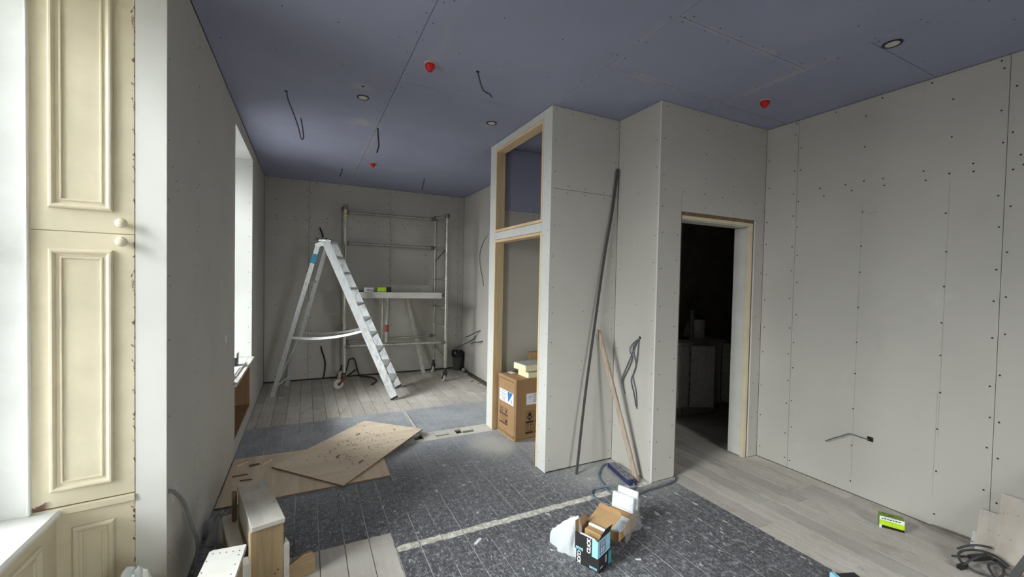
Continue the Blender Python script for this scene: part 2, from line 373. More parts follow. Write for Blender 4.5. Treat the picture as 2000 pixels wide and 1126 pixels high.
# ------------------------------------------------------------------ mesh helper
WM = {}
class MB:
    def __init__(s): s.v = []; s.f = []; s.mi = []; s.cur = 0
    def addf(s, vs, fs):
        b = len(s.v); s.v += [Vector(q) for q in vs]
        for f in fs: s.f.append([b+i for i in f]); s.mi.append(s.cur)
        return s
    def box(s, x0, x1, y0, y1, z0, z1):
        return s.addf([(x0,y0,z0),(x1,y0,z0),(x1,y1,z0),(x0,y1,z0),(x0,y0,z1),(x1,y0,z1),(x1,y1,z1),(x0,y1,z1)],
            [(0,3,2,1),(4,5,6,7),(0,1,5,4),(1,2,6,5),(2,3,7,6),(3,0,4,7)])
    def cbox(s, x0, x1, y0, y1, z0, z1, c=.003):
        """box with chamfered edges"""
        vs = []
        for sx_ in (0, 1):
            for sy in (0, 1):
                for sz in (0, 1):
                    X = (x0, x1)[sx_]; Y = (y0, y1)[sy]; Z = (z0, z1)[sz]
                    dx = c*(1-2*sx_); dy = c*(1-2*sy); dz = c*(1-2*sz)
                    vs += [(X, Y+dy, Z+dz), (X+dx, Y, Z+dz), (X+dx, Y+dy, Z)]
        bm = bmesh.new(); vv = [bm.verts.new(q) for q in vs]
        bmesh.ops.convex_hull(bm, input=vv)
        bmesh.ops.dissolve_limit(bm, angle_limit=.02, verts=bm.verts, edges=bm.edges)
        bm.normal_update(); bm.verts.index_update()
        s.addf([q.co.copy() for q in bm.verts], [[q.index for q in f.verts] for f in bm.faces]); bm.free()
        return s
    def bar(s, p0, p1, w, t, up=(0, 0, 1), off=(0, 0)):
        """rectangular bar: w along side, t along 'up' made square to the axis"""
        p0 = Vector(p0); p1 = Vector(p1); d = (p1-p0).normalized(); up = Vector(up)
        a = d.cross(up).normalized(); u = a.cross(d).normalized()
        vs = []
        for p in (p0, p1):
            for i, j in ((-1,-1),(1,-1),(1,1),(-1,1)):
                vs.append(p + a*(i*w/2+off[0]) + u*(j*t/2+off[1]))
        return s.addf(vs, [(0,1,2,3),(7,6,5,4),(0,4,5,1),(1,5,6,2),(2,6,7,3),(3,7,4,0)])
    def tube(s, pts, r, seg=8, cap=True):
        pts = [Vector(q) for q in pts]; n = len(pts); rings = []
        t0 = (pts[1]-pts[0]).normalized()
        a = t0.orthogonal().normalized()
        for i, p in enumerate(pts):
            t = (pts[min(i+1, n-1)]-pts[max(i-1, 0)]).normalized()
            a = (a - t*a.dot(t)).normalized(); b = t.cross(a)
            rad = r[i] if isinstance(r, (list, tuple)) else r
            rings.append([p + a*(rad*math.cos(2*math.pi*k/seg)) + b*(rad*math.sin(2*math.pi*k/seg)) for k in range(seg)])
        vs = [q for g in rings for q in g]; fs = []
        for i in range(n-1):
            for k in range(seg):
                k2 = (k+1) % seg
                fs.append((i*seg+k, i*seg+k2, (i+1)*seg+k2, (i+1)*seg+k))
        if cap: fs += [tuple(range(seg))[::-1], tuple((n-1)*seg+k for k in range(seg))]
        return s.addf(vs, fs)
    def lathe(s, c, prof, seg=20, axis=(0, 0, 1)):
        """prof: (radius, height) from bottom to top about axis at c"""
        c = Vector(c); ax = Vector(axis).normalized(); a = ax.orthogonal().normalized(); b = ax.cross(a)
        vs = []; fs = []
        for rad, hh in prof:
            for k in range(seg):
                th = 2*math.pi*k/seg
                vs.append(c + ax*hh + a*(rad*math.cos(th)) + b*(rad*math.sin(th)))
        m = len(prof)
        for i in range(m-1):
            for k in range(seg):
                k2 = (k+1) % seg
                fs.append((i*seg+k, i*seg+k2, (i+1)*seg+k2, (i+1)*seg+k))
        fs += [tuple(range(seg))[::-1], tuple((m-1)*seg+k for k in range(seg))]
        return s.addf(vs, fs)
    def prism(s, poly, z0, z1):
        n = len(poly)
        vs = [(x, y, z0) for x, y in poly] + [(x, y, z1) for x, y in poly]
        fs = [tuple(range(n))[::-1], tuple(range(n, 2*n))] + [(i, (i+1) % n, n+(i+1) % n, n+i) for i in range(n)]
        return s.addf(vs, fs)
    def xf(s, m):
        s.v = [m @ q for q in s.v]; return s
    def mesh(s, name, mats, smooth=False):
        me = bpy.data.meshes.new(name); me.from_pydata([tuple(q) for q in s.v], [], s.f)
        for m in (mats if isinstance(mats, (list, tuple)) else [mats]): me.materials.append(MT[m])
        for p, i in zip(me.polygons, s.mi): p.material_index = i
        bm = bmesh.new(); bm.from_mesh(me); bmesh.ops.recalc_face_normals(bm, faces=bm.faces); bm.to_mesh(me); bm.free()
        if smooth:
            for p in me.polygons: p.use_smooth = True
            try: me.set_sharp_from_angle(angle=R(38))
            except Exception: pass
        me.update(); return me
    def build(s, name, mats, parent=None, loc=None, smooth=False, world=True):
        if loc is not None:
            L = Vector(loc); s.v = [q-L for q in s.v]
        o = bpy.data.objects.new(name, s.mesh(name, mats, smooth)); COL.objects.link(o)
        if loc is not None: o.location = loc
        WM[o.name] = Matrix.Translation(loc) if loc is not None else Matrix()
        if parent is not None:
            o.parent = parent
            pm = WM.get(parent.name, Matrix())
            if world: o.matrix_parent_inverse = pm.inverted()
            else: WM[o.name] = pm.copy()
        return o

def thing(name, label=None, cat=None, loc=(0, 0, 0), rz=0, group=None, kind=None):
    o = bpy.data.objects.new(name, None); COL.objects.link(o); o.empty_display_size = .05
    o.location = loc; o.rotation_euler = (0, 0, rz)
    WM[o.name] = Matrix.Translation(loc) @ Matrix.Rotation(rz, 4, 'Z')
    return tag(o, label, cat, group, kind)
def tag(o, label=None, cat=None, group=None, kind=None):
    if label: o['label'] = label
    if cat: o['category'] = cat
    if group: o['group'] = group
    if kind: o['kind'] = kind
    return o
def struct(name, mb, mat, **k):
    return tag(mb.build(name, mat, **k), kind='structure')
def smoothpath(pts, n=6):
    P = [Vector(q) for q in pts]; out = []
    for i in range(len(P)-1):
        p0 = P[max(i-1, 0)]; p1 = P[i]; p2 = P[i+1]; p3 = P[min(i+2, len(P)-1)]
        for k in range(n):
            t = k/n
            out.append(.5*((2*p1) + (p2-p0)*t + (2*p0-5*p1+4*p2-p3)*t*t + (3*p1-p0-3*p2+p3)*t**3))
    out.append(P[-1]); return out
def cable(name, pts, r, mat, label, cat='cable', group=None, n=6, seg=7):
    o = MB().tube(smoothpath(pts, n), r, seg).build(name, mat, loc=pts[0], smooth=True)
    return tag(o, label, cat, group)
def text_part(name, txt, size, mat, parent, mtx, ext=.0004, bold=.0, shear=0, sx_=1.0):
    cu = bpy.data.curves.new('lettering', 'FONT'); cu.body = txt; cu.size = size; cu.extrude = ext
    cu.offset = bold; cu.shear = shear; cu.resolution_u = 3
    to = bpy.data.objects.new('lettering_tmp', cu); COL.objects.link(to)
    dg = bpy.context.evaluated_depsgraph_get()
    me = bpy.data.meshes.new_from_object(to.evaluated_get(dg)); bpy.data.objects.remove(to, do_unlink=True)
    me.transform(mtx @ Matrix.Diagonal((sx_, 1, 1, 1)))
    me.materials.clear(); me.materials.append(MT[mat]); me.name = name
    o = bpy.data.objects.new(name, me); COL.objects.link(o); o.parent = parent
    return o

# ------------------------------------------------------------------ room data
H = 2.974
XL, XR, XB, XE = -.545, 3.734, 2.434, 1.747     # left wall, right wall, alcove side, cupboard front
YD, YC, YK, YB = 2.375, 2.853, 6.88, -3.0       # door wall, cupboard side, back wall, wall behind camera
T = .0125

def sheet(parent, ax, v, sgn, u0, u1, z0, z1, mat='board', g=.0012, gz=None):
    """one plasterboard sheet whose visible face lies at ax=v and looks towards sgn"""
    a, b = (v, v-sgn*T) if sgn < 0 else (v-T, v)
    lo, hi = min(a, b), max(a, b)
    m = MB()
    c_ = .0012 if gz is None else .0004
    gz = g if gz is None else gz
    if ax == 'x': m.cbox(lo, hi, u0+g, u1-g, z0+gz, z1-gz, c_)
    elif ax == 'y': m.cbox(u0+g, u1-g, lo, hi, z0+gz, z1-gz, c_)
    else: m.cbox(u0+g, u1-g, z0+g, z1-g, v, v+T, .0012)
    return m.build('plasterboard_sheet', mat, parent)
def screws(parent, ax, v, sgn, pts, r=.0058):
    m = MB()
    for (u, w) in pts:
        vs = []
        for k in range(6):
            th = k*math.pi/3 + u*7; a = u + r*math.cos(th); b = w + r*math.sin(th)
            q = v + sgn*.0009
            vs.append((q, a, b) if ax == 'x' else (a, q, b) if ax == 'y' else (a, b, v-.0009))
        q = v + sgn*.0002
        m.addf(vs, [(0,1,2,3,4,5)])
    o = m.build('screw_heads', 'screw', parent); o['kind'] = 'stuff'; return o
def column(u, z0, z1, stepz=.24, j=.012, skip=0):
    out = []; z = z0
    while z < z1:
        if random.random() > skip: out.append((u+random.uniform(-j, j)*.6, z+random.uniform(-j, j)*2.2))
        z += stepz*random.uniform(.85, 1.15)
    return out
def row(u0, u1, z, stp=.22, j=.01):
    out = []; u = u0
    while u < u1:
        out.append((u+random.uniform(-j, j), z+random.uniform(-j, j)*.6)); u += stp*random.uniform(.85, 1.15)
    return out

# ------------------------------------------------------------------ floor
sub = MB()
for (a, b, c, d) in ((-1.2, 6.1, YB-.38, 3.90), (-1.2, .84, 3.90, 4.13), (1.77, 6.1, 3.90, 4.13), (-1.2, 6.1, 4.13, 7.0)):
    sub.box(a, b, c, d, -.16, -.0021)
floor = struct('floor', sub, 'gap')
vd = MB().box(.84, 1.77, 3.90, 4.13, -.16, -.15)
vd.build('floor_void', 'void', floor)
G = .0021
def board(x0, x1, y0, y1, dz=None, g=G):
    dz = random.uniform(-.0008, .0006) if dz is None else dz
    m = MB().cbox(x0+g, x1-g, y0+g*.6, y1-g*.6, -.021, dz, .0007)
    o = m.build('floorboard', 'floor', floor, loc=((x0+x1)/2, (y0+y1)/2, 0))
    return o
PITCH = .1345
xs = [-.5945 + PITCH*k for k in range(25)]
xs = [x for x in xs]                         # joint lines; the last one is the paint edge
xs[0] = -.545
def run(x0, x1, ya, yb, cuts):
    c = sorted([q for q in cuts if ya+.1 < q < yb-.1]); ys = [ya]+c+[yb]
    for a, b in zip(ys, ys[1:]): board(x0, x1, a, b)
holes_x = (.885, 1.7575)
for i in range(len(xs)-1):
    x0, x1 = xs[i], xs[i+1]
    random.seed(100+i)
    cuts = [random.uniform(-2.5, .6), random.uniform(1.2, 3.4), random.uniform(4.6, 6.2)]
    if abs(x0-.1445-.0675) < .07: cuts[2] = 4.96
    if i in (20, 21): cuts[1] = 1.76
    if i == 19: cuts[1] = 1.65
    if x0 > .80 and x1 < 1.80:
        run(x0, x1, YB, 3.905, cuts[:2]); run(x0, x1, 4.125, YK, cuts[2:])
    else:
        run(x0, x1, YB, YK if x1 < 2.46 else 3.9, cuts)
# the short loose boards over the old wall line, with gaps into the void
XJ = xs[11:19]
for x0, x1, bits in ((.8845, .955, ((3.905, 4.125),)), (.955, 1.040, ((3.905, 3.970), (4.10, 4.125))), (1.040, 1.170, ((3.905, 4.125),)),
                     (1.170, 1.305, ((3.905, 3.978), (4.002, 4.125))), (1.305, 1.383, ((3.905, 4.125),)),
                     (1.383, 1.450, ((3.905, 3.972), (4.075, 4.125))), (1.450, 1.575, ((3.905, 3.962), (4.010, 4.05), (4.05, 4.125))),
                     (1.575, 1.752, ((3.905, 4.125),))):
    for a, b in bits: board(x0, x1, a, b, random.uniform(-.002, .001), .0025)
# an uneven lifted strip beside the plywood
board(.86, .884, 3.905, 4.125)
xr = [2.6335, 2.795, 2.93, 3.065, 3.20, 3.335, 3.47, 3.61, 3.7315]
for i in range(len(xr)-1):
    random.seed(300+i)
    run(xr[i], xr[i+1], YB, 3.96, [random.uniform(-1.5, .6), random.uniform(1.3, 2.3), random.uniform(2.9, 3.5)])
for i in range(12):
    board(3.734+.1345*i, 3.734+.1345*(i+1), 2.49, 3.96)
random.seed(11)

# ------------------------------------------------------------------ left wall with its windows
ZS1, ZS2 = .624, .65
WIN = [('window_1', 1.03, 2.285, ZS1), ('window_2', 4.19, 5.43, ZS2)]
XO = -1.30
wl = MB()
ys = [YB-.1, 1.01, 2.30, 4.175, 5.445, YK+.1]
for k in range(0, 6, 2): wl.box(XO, XL-T, ys[k], ys[k+1], -.05, H+.05)
for (n_, a, b, zs) in WIN:
    wl.box(XO, XL-T, a-.02, b+.02, 2.855, H+.05)
    if n_ == 'window_2':
        wl.box(XO, -.80, a-.02, b+.02, -.05, zs-.02)
        wl.box(-.80, XL-T, a-.02, b+.02, -.05, .13)
    elif n_ == 'window_1': wl.box(XO, -.93, a-.02, b+.02, -.05, zs-.032)
wall_left = struct('wall_left', wl, 'cavity')
for a, b in ((YB, -.2), (-.2, 1.03), (2.285, 2.852), (2.852, 4.19), (5.43, 6.86)):
    cut = 2.38 if b != 4.19 else 2.974
    sheet(wall_left, 'x', XL, 1, a, b, .004, H-.002)
for (n_, a, b, zs) in WIN:
    sheet(wall_left, 'x', XL, 1, a, b, 2.84, H-.002)
sheet(wall_left, 'x', XL, 1, 4.19, 4.205, .0, .64)
sheet(wall_left, 'x', XL, 1, 5.245, 5.43, .0, .63)
sheet(wall_left, 'x', XL, 1, 4.205, 5.245, .0, .15)
pts = column(2.31, .3, 2.9, .33) + column(2.83, .3, 2.9, .26) + column(2.875, .3, 2.9, .26) + column(3.4, .3, 2.9, .4) + column(3.9, .3, 2.9, .4)
pts += column(5.47, .3, 2.9, .22) + column(6.2, .2, 2.9, .3) + column(6.80, .2, 2.9, .22) + row(2.3, 6.8, 2.93, .28)
pts += [(2.33, 1.52), (2.36, 2.05), (2.42, 2.0), (2.45, 1.96)]
screws(wall_left, 'x', XL, 1, pts)

# pier end (plasterboard strip facing the camera) and window reveal linings
rv = MB().cbox(-.6515, XL-.0005, 2.285, 2.2985, .0, H-.002, .001)
rv.build('reveal_strip', 'board_pale_lit', wall_left)
m = MB().cbox(-1.26, XL-.0005, 5.43, 5.443, ZS2, 2.84, .001); m.build('reveal_strip', 'board_pale_lit', wall_left)
m = MB().cbox(-1.26, XL-.0005, 4.177, 4.19, ZS2, 2.84, .001); m.build('reveal_strip', 'board_pale_lit', wall_left)
m = MB().cbox(-1.26, XL-.0005, 4.19, 5.43, 2.84, 2.853, .001); m.build('reveal_strip', 'board_pale_lit', wall_left)
screws(wall_left, 'y', 5.43, -1, column(-.575, .8, 2.8, .2, .006) + column(-.72, .9, 2.8, .6, .006), .0045)

def window(name, y0, y1, zs, z1, xg=-1.22):
    w = thing(name, loc=(xg, (y0+y1)/2, zs), kind='structure')
    fr = MB()
    for a, b in ((y0, y0+.06), (y1-.06, y1)): fr.box(xg-.04, xg+.05, a, b, zs, z1)
    fr.box(xg-.04, xg+.05, y0+.06, y1-.06, z1-.06, z1); fr.box(xg-.04, xg+.05, y0+.06, y1-.06, zs, zs+.05)
    fr.build('window_frame', 'white_paint', w)
    zm = (zs+z1)/2
    for (a, b, dx) in ((zs+.05, zm+.02, 0), (zm-.02, z1-.06, -.03)):
        s = MB(); x0, x1 = xg+dx-.005, xg+dx+.028
        s.box(x0, x1, y0+.06, y0+.105, a, b); s.box(x0, x1, y1-.105, y1-.06, a, b)
        s.box(x0, x1, y0+.105, y1-.105, a, a+.045); s.box(x0, x1, y0+.105, y1-.105, b-.045, b)
        s_ = s.build('sash', 'white_paint', w)
        MB().box(xg+dx+.010, xg+dx+.014, y0+.105, y1-.105, a+.045, b-.045).build('glass_pane', 'glass', s_)
    return w
w1 = window('window_1', 1.06, 2.236, ZS1+.002, 2.82)
w2 = window('window_2', 4.20, 5.42, ZS2+.002, 2.835)
# white jamb of the near sash box with its bead
jb = MB().cbox(-1.17, -.958, 2.236, 2.262, ZS1, 2.82, .002); jb.build('jamb_lining', 'white_paint', w1)
jb = MB().cbox(-.960, -.9505, 2.231, 2.262, ZS1, 2.82, .003); jb.build('jamb_bead', 'white_paint', w1)
# near reveal on the other side of window_1 and head
m = MB().prism([(-.651, 1.03), (-.545, 1.03), (-.545, 1.01), (-1.2, 1.01), (-1.2, 1.06)], 0, 2.84); m.build('reveal_lining', 'cream', w1)
m = MB().box(-1.17, XL-.001, 1.03, 2.285, 2.84, 2.853); m.build('head_lining', 'cream', w1)
# window board over the panelled back
sb = MB().cbox(-1.19, -.868, 1.04, 2.262, ZS1-.030, ZS1, .009); sb.build('window_sill', 'white_paint', w1)
s2 = MB().cbox(-1.19, -.575, 4.192, 5.428, ZS2-.024, ZS2-.001, .002); s2.build('window_sill', 'white_paint', w2)
s2 = MB().cbox(-.575, -.517, 4.10, 5.455, ZS2-.024, ZS2-.0005, .004); s2.build('sill_nosing', 'dusty_ply', w2)

# ---- panelled joinery of the near reveal, in a frame turned 7 degrees
P0, RZ = (-.6515, 2.2835, 0), R(7.1)
def ringmould(mb, x0, x1, z0, z1, prof, face='y', s=-1):
    """mitred moulding: prof = [(inset, projection)] around the rectangle, plus the field"""
    rings = []
    for ins, pr in prof:
        a, b, c, d = x0+ins, x1-ins, z0+ins, z1-ins
        q = [(a, c), (b, c), (b, d), (a, d)]
        rings.append([(u, s*pr, w) if face == 'y' else (s*pr, u, w) for u, w in q])
    vs = [p for r_ in rings for p in r_]; fs = []
    for i in range(len(rings)-1):
        for k in range(4):
            k2 = (k+1) % 4
            fs.append((i*4+k, i*4+k2, i*4+4+k2, i*4+4+k))
    n = len(rings)*4; fs.append((n-4, n-3, n-2, n-1))
    return mb.addf(vs, fs)
PROF = [(0, 0), (.001, .010), (.006, .0145), (.012, .015), (.018, .011), (.022, .0045), (.030, .0035), (.033, .008), (.037, .008), (.040, .0015)]
def shutter(name, z0, z1, pz0, pz1, kz, label, mat):
    t = thing(name, label, 'shutter', (P0[0], P0[1], z0), RZ)
    def L(mb): return mb.xf(Matrix.Translation((0, 0, -z0)))
    L(MB().cbox(-.306, -.0005, 0, .034, z0, z1, .0025)).build('shutter_leaf', mat, t, world=False).location = (0, 0, 0)
    L(ringmould(MB(), -.253, -.067, pz0, pz1, PROF)).build('panel_moulding', 'cream', t, world=False, smooth=False)
    L(MB().lathe((-.039, 0, kz), [(.010, 0), (.009, .012), (.011, .017), (.019, .023), (.0205, .030), (.018, .038), (.010, .043), (.002, .0445)], 20, (0, -1, 0))).build('knob', 'cream', t, world=False, smooth=True)
    return t
shutter('window_shutter', 1.7335, 2.84, 1.822, 2.80, 1.776, 'upper cream panelled window shutter with a round knob above the middle seam', 'cream_edge')
shutter('window_shutter', .634, 1.732, .698, 1.664, 1.700, 'lower cream panelled window shutter with a knob under the middle seam and chipped paint', 'cream_low')
tr = thing('trim_1', loc=P0, rz=RZ, kind='structure')
MB().cbox(-.315, -.0005, .002, .03, .0, .629, .002).build('reveal_panel', 'cream_edge', tr, world=False)
MB().cbox(-.245, -.0005, -.006, .002, .600, .629, .002).build('capping_bead', 'cream', tr, world=False)
ringmould(MB(), -.190, -.0645, .075, .540, PROF).build('panel_moulding', 'cream', tr, world=False)
tr2 = thing('trim_2', loc=(-.886, 1.65, 0), kind='structure')
MB().cbox(-.93, -.886, 1.03, 2.262, 0, ZS1-.031, .002).build('window_back_panel', 'cream', tr2)
mm = ringmould(MB(), 1.16, 2.135, .08, .55, PROF, 'x', 1); mm.xf(Matrix.Translation((-.886, 0, 0))); mm.build('panel_moulding', 'cream', tr2)

# ---- box shelf let into the wall under window_2
bx = thing('alcove_shelf_box', 'brown plywood box recess set in the left wall below the far window board', 'shelf', (-.66, 4.72, .15))
def bxp(n_, *a): MB().cbox(*a, .001).build(n_, 'ply_dark', bx)
bxp('side_board', -.795, -.543, 4.206, 4.222, .150, .622); bxp('side_board', -.795, -.543, 5.228, 5.244, .150, .622)
bxp('bottom_board', -.795, -.543, 4.222, 5.228, .150, .166); bxp('top_board', -.795, -.543, 4.222, 5.228, .606, .622)
bxp('back_board', -.797, -.785, 4.222, 5.228, .166, .606)

# ------------------------------------------------------------------ right wall
wr = MB().box(XR+T, XR+.15, YB-.1, YD+.1, -.05, H+.05)
wall_right = struct('wall_right', wr, 'cavity')
ZJ = 2.335
for a, b in ((YB, -1.475), (-1.475, -.275), (-.275, .923), (.923, 2.103), (2.103, YD-.001)):
    sheet(wall_right, 'x', XR, -1, a, b, .0025, ZJ, gz=.0001); sheet(wall_right, 'x', XR, -1, a, b, ZJ, H-.002, gz=.0001)
pts = []
for yj in (2.103, .923, -.275): pts += column(yj+.022, .07, 2.95, .235) + column(yj-.022, .07, 2.95, .235)
pts += column(1.635, .08, 2.95, .245) + column(1.17, .08, 2.95, .245) + column(2.345, .1, 2.95, .26) + column(.45, .08, 2.95, .25)
pts += row(.2, 2.05, ZJ+.03, .21) + row(.2, 2.05, ZJ-.03, .21) + row(.3, 2.3, 2.95, .3)
screws(wall_right, 'x', XR, -1, pts)
pm = MB().bar((XR-.0006, 1.600, 2.115), (XR-.0006, 1.535, 2.128), .004, .0012, up=(1, 0, 0))
for y, z0, z1 in ((1.166, .6, 2.28), (1.636, .12, 2.2), (1.18, .2, .9)): pm.bar((XR-.0004, y, z0), (XR-.0004, y-.004, z1), .0016, .0008, up=(1, 0, 0))
pm.build('pencil_marks', 'dim_pencil', wall_right)
# square hole for a socket box with a cable end
hb = thing('socket_hole', 'small square dark socket cut-out in the right wall with cable end', 'hole', (XR, 1.526, .453))
MB().box(XR-.0012, XR+.01, 1.508, 1.545, .436, .470).build('hole_cavity', 'void', hb)
cable('wall_cable', [(XR+.004, 1.535, .444), (3.715, 1.58, .452), (3.70, 1.64, .458), (3.69, 1.69, .425), (3.69, 1.745, .388), (3.70, 1.80, .345)], .0042, 'grey_cable',
      'grey cable end bent out of the square hole low on the right wall')

# ------------------------------------------------------------------ door wall (faces the camera), alcove side, cupboard
wd = MB()
wd.box(XB+T, 2.668, YD+T, YD+.1, -.05, H+.05); wd.box(3.612, XR+.01, YD+T, YD+.1, -.05, H+.05); wd.box(2.668, 3.612, YD+T, YD+.1, 2.16, H+.05)
wall_door = struct('wall_front', wd, 'cavity')
sheet(wall_door, 'y', YD, -1, XB+.0005, 2.677, .008, ZJ, gz=.0001); sheet(wall_door, 'y', YD, -1, 2.677, 3.606, 2.148, ZJ, gz=.0001)
sheet(wall_door, 'y', YD, -1, 3.606, XR-.0005, .004, ZJ, gz=.0001); sheet(wall_door, 'y', YD, -1, XB+.0005, 3.17, ZJ, H-.002, gz=.0001, g=.0002); sheet(wall_door, 'y', YD, -1, 3.17, XR-.0005, ZJ, H-.002, gz=.0001, g=.0002)
pts = column(2.475, .1, 2.9, .25) + column(2.635, .15, 2.2, .25) + column(2.945, 2.2, 2.95, .24) + column(3.30, 2.2, 2.95, .22) + column(3.645, .1, 2.2, .3) + column(3.71, .15, 2.95, .3)
screws(wall_door, 'y', YD, -1, pts + row(2.5, 3.7, ZJ-.03, .24) + row(2.5, 3.7, 2.94, .4), .0052)
wa = MB().box(XB+T, XB+.09, YD+T, YC+.1, -.05, H+.05)
wall_alcove = struct('wall_alcove', wa, 'cavity')
m = MB().cbox(XB, XB+T, YD+.0005, YC-.001, .004, ZJ-.0001, .0003); m.build('plasterboard_sheet', 'board', wall_alcove)
m = MB().cbox(XB, XB+T, YD+.0005, YC-.001, ZJ+.0001, H-.002, .0003); m.build('plasterboard_sheet', 'board', wall_alcove)
m = MB().cbox(XB-.0015, XB+.0005, YD-.0012, YD+.012, .004, H-.003, .0005); m.build('corner_bead', 'board_pale_lit', wall_alcove)
screws(wall_alcove, 'x', XB, -1, column(2.41, .1, 2.95, .24) + column(2.815, .1, 2.95, .23) + column(2.60, .1, 2.3, .6) + [(2.61, 2.305), (2.61, 2.365)], .0042)
cut = MB().lathe((XB-.0012, 2.541, 1.122), [(.013, 0), (.012, .002)], 12, (1, 0, 0)); cut.build('cable_hole', 'void', wall_alcove)

YF = 4.08
wc = MB().box(XE+T+.001, XB+T, YC+T, YC+.09, -.05, H+.05)          # cupboard near side
wc.box(XE+T+.001, XB+.09, YF-.07, YF-.0, -.05, H+.05)               # cupboard far side
wc.box(XB+.012, XB+.09, YC+.09, YF-.07, -.05, H+.05)          # cupboard back
wall_closet = struct('wall_cupboard', wc, 'cavity')
ZC = 2.316
sheet(wall_closet, 'y', YC, -1, XE+.0005, XB-.0005, .012, ZC); sheet(wall_closet, 'y', YC, -1, XE+.0005, XB-.0005, ZC, H-.002)
pts = column(1.785, .1, 2.95, .235) + column(2.40, .1, 2.95, .25) + row(1.9, 2.38, ZC+.025, .2) + row(1.9, 2.38, ZC-.025, .2) + row(1.95, 2.4, 2.93, .24) + [(2.09, 1.32), (2.25, 1.32), (2.08, .82), (2.09, .9)]
screws(wall_closet, 'y', YC, -1, pts, .0046)
# inside faces: grey below, blue sheet above
YI = YF-.07-T
sheet(wall_closet, 'y', YI, -1, XE+.05, XB, .004, 2.31); sheet(wall_closet, 'y', YI, -1, XE+.05, XB, 2.31, H-.002, 'blue')
sheet(wall_closet, 'x', XB+.0, -1, YC+.09, YI, .004, 2.31); sheet(wall_closet, 'x', XB+.0, -1, YC+.09, YI, 2.31, H-.002, 'blue')
m = MB().cbox(XE+.05, XB, YC+.09, YC+.09+T, .004, H-.002, .001); m.build('plasterboard_sheet', 'board', wall_closet)
screws(wall_closet, 'y', YI, -1, row(1.85, 2.4, 2.345, .18) + row(1.85, 2.4, 2.28, .18), .0045)
# front framing of the cupboard
wf = MB()
for a, b, c, d in ((YC+.02, 2.985, 0, H), (3.945, YF-.005, 0, H), (2.985, 3.945, 2.91, H), (2.985, 3.945, 1.985, 2.05)):
    wf.box(XE+T+.0015, XE+.095, a, b, c, d)
wall_cf = struct('wall_cupboard_front', wf, 'cavity')
sheet(wall_cf, 'x', XE, -1, YC+.0005, 2.985, .004, H-.002, 'board_pale_lit', .0005); sheet(wall_cf, 'x', XE, -1, 3.945, YF-.001, .004, H-.002, 'board_pale_lit', .0005)
sheet(wall_cf, 'x', XE, -1, 2.985, 3.945, 2.908, H-.002, 'board_pale_lit'); sheet(wall_cf, 'x', XE, -1, 2.985, 3.945, 1.978, 2.054, 'board_pale_lit')
pts = column(2.88, .1, 2.95, .2) + column(2.96, .15, 2.95, .26) + column(3.97, .1, 2.95, .22) + column(4.05, .12, 2.95, .26) + row(3.05, 3.9, 2.955, .14) + row(3.05, 3.9, 2.925, .2) + row(3.1, 3.9, 2.02, .2)
screws(wall_cf, 'x', XE, -1, pts, .0042)
TF = thing('trim_3', loc=(XE, 3.46, 0), kind='structure')
def lin(n_, a, b, c, d, mat, dx=0): MB().cbox(XE-.002+dx, XE+.098, a, b, c, d, .002).build(n_, mat, TF)
lin('transom_jamb', 2.986, 3.008, 2.056, 2.906, 'pine_z'); lin('transom_jamb', 3.922, 3.944, 2.056, 2.906, 'pine_z')
lin('transom_head', 3.008, 3.922, 2.880, 2.906, 'pine_y'); lin('transom_sill', 3.008, 3.922, 2.056, 2.082, 'pine_y')
lin('door_jamb', 2.986, 3.008, .002, 1.976, 'pine_z'); lin('door_jamb', 3.922, 3.944, .002, 1.976, 'pine_z')
lin('door_head', 3.008, 3.922, 1.950, 1.976, 'pine_y')

# ------------------------------------------------------------------ door opening in the front wall
d1 = thing('door_1', loc=(3.14, YD, 0), kind='structure')
def dp(n_, mat, *a): MB().cbox(*a, .0015).build(n_, mat, d1)
dp('stud', 'brown_stud', 2.672, 2.690, YD+.004, YD+.10, .0, 2.146)
dp('board_edge', 'board_pale_lit', 3.6035, 3.6085, YD-.002, YD+T, .004, 2.14)
dp('stud', 'brown_stud', 3.588, 3.603, YD+.012, YD+.10, .0, 2.13)
dp('architrave_strip', 'lining_cream', 3.548, 3.588, YD+.008, YD+.040, .004, 2.108)
dp('jamb_lining', 'lining_white', 3.558, 3.586, YD+.041, YD+.165, .010, 2.085)
dp('head_strip', 'brown_stud', 2.690, 3.604, YD+.012, YD+.10, 2.118, 2.147)
dp('head_strip', 'lining_cream', 2.690, 3.588, YD+.006, YD+.03, 2.092, 2.119)
dp('head_lining', 'lining_white', 2.690, 3.558, YD+.031, YD+.165, 2.088, 2.104)

# ------------------------------------------------------------------ back wall and the wall on its right
wk = MB().box(XL-.1, XB+.12, YK+T, YK+.15, -.05, H+.05)
wall_back = struct('wall_back', wk, 'cavity')
for a, b in ((XL, .026), (.026, 1.205), (1.205, 2.36), (2.36, 2.455)):
    sheet(wall_back, 'y', YK, -1, a, b, .022, 2.40, g=.002, gz=.0001); sheet(wall_back, 'y', YK, -1, a, b, 2.40, H-.002, g=.002, gz=.0001)
pts = []
for xj in (.026, 1.205): pts += column(xj+.03, .1, 2.95, .23) + column(xj-.03, .1, 2.95, .23)
pts += column(2.33, .1, 2.95, .26) + column(2.40, .1, 2.95, .26) + column(-.40, .1, 2.95, .5) + column(.60, .1, 2.95, .27) + column(1.78, .1, 2.95, .27)
pts += row(-.4, 2.3, 2.43, .22) + row(-.4, 2.3, 2.37, .22) + row(-.5, 2.3, 2.95, .3)
screws(wall_back, 'y', YK, -1, pts, .007)
XF = 2.455
wfr = MB().box(XF+T, XF+.12, YF+.001, YK+.1, -.05, H+.05)
wall_fr = struct('wall_far_right', wfr, 'cavity')
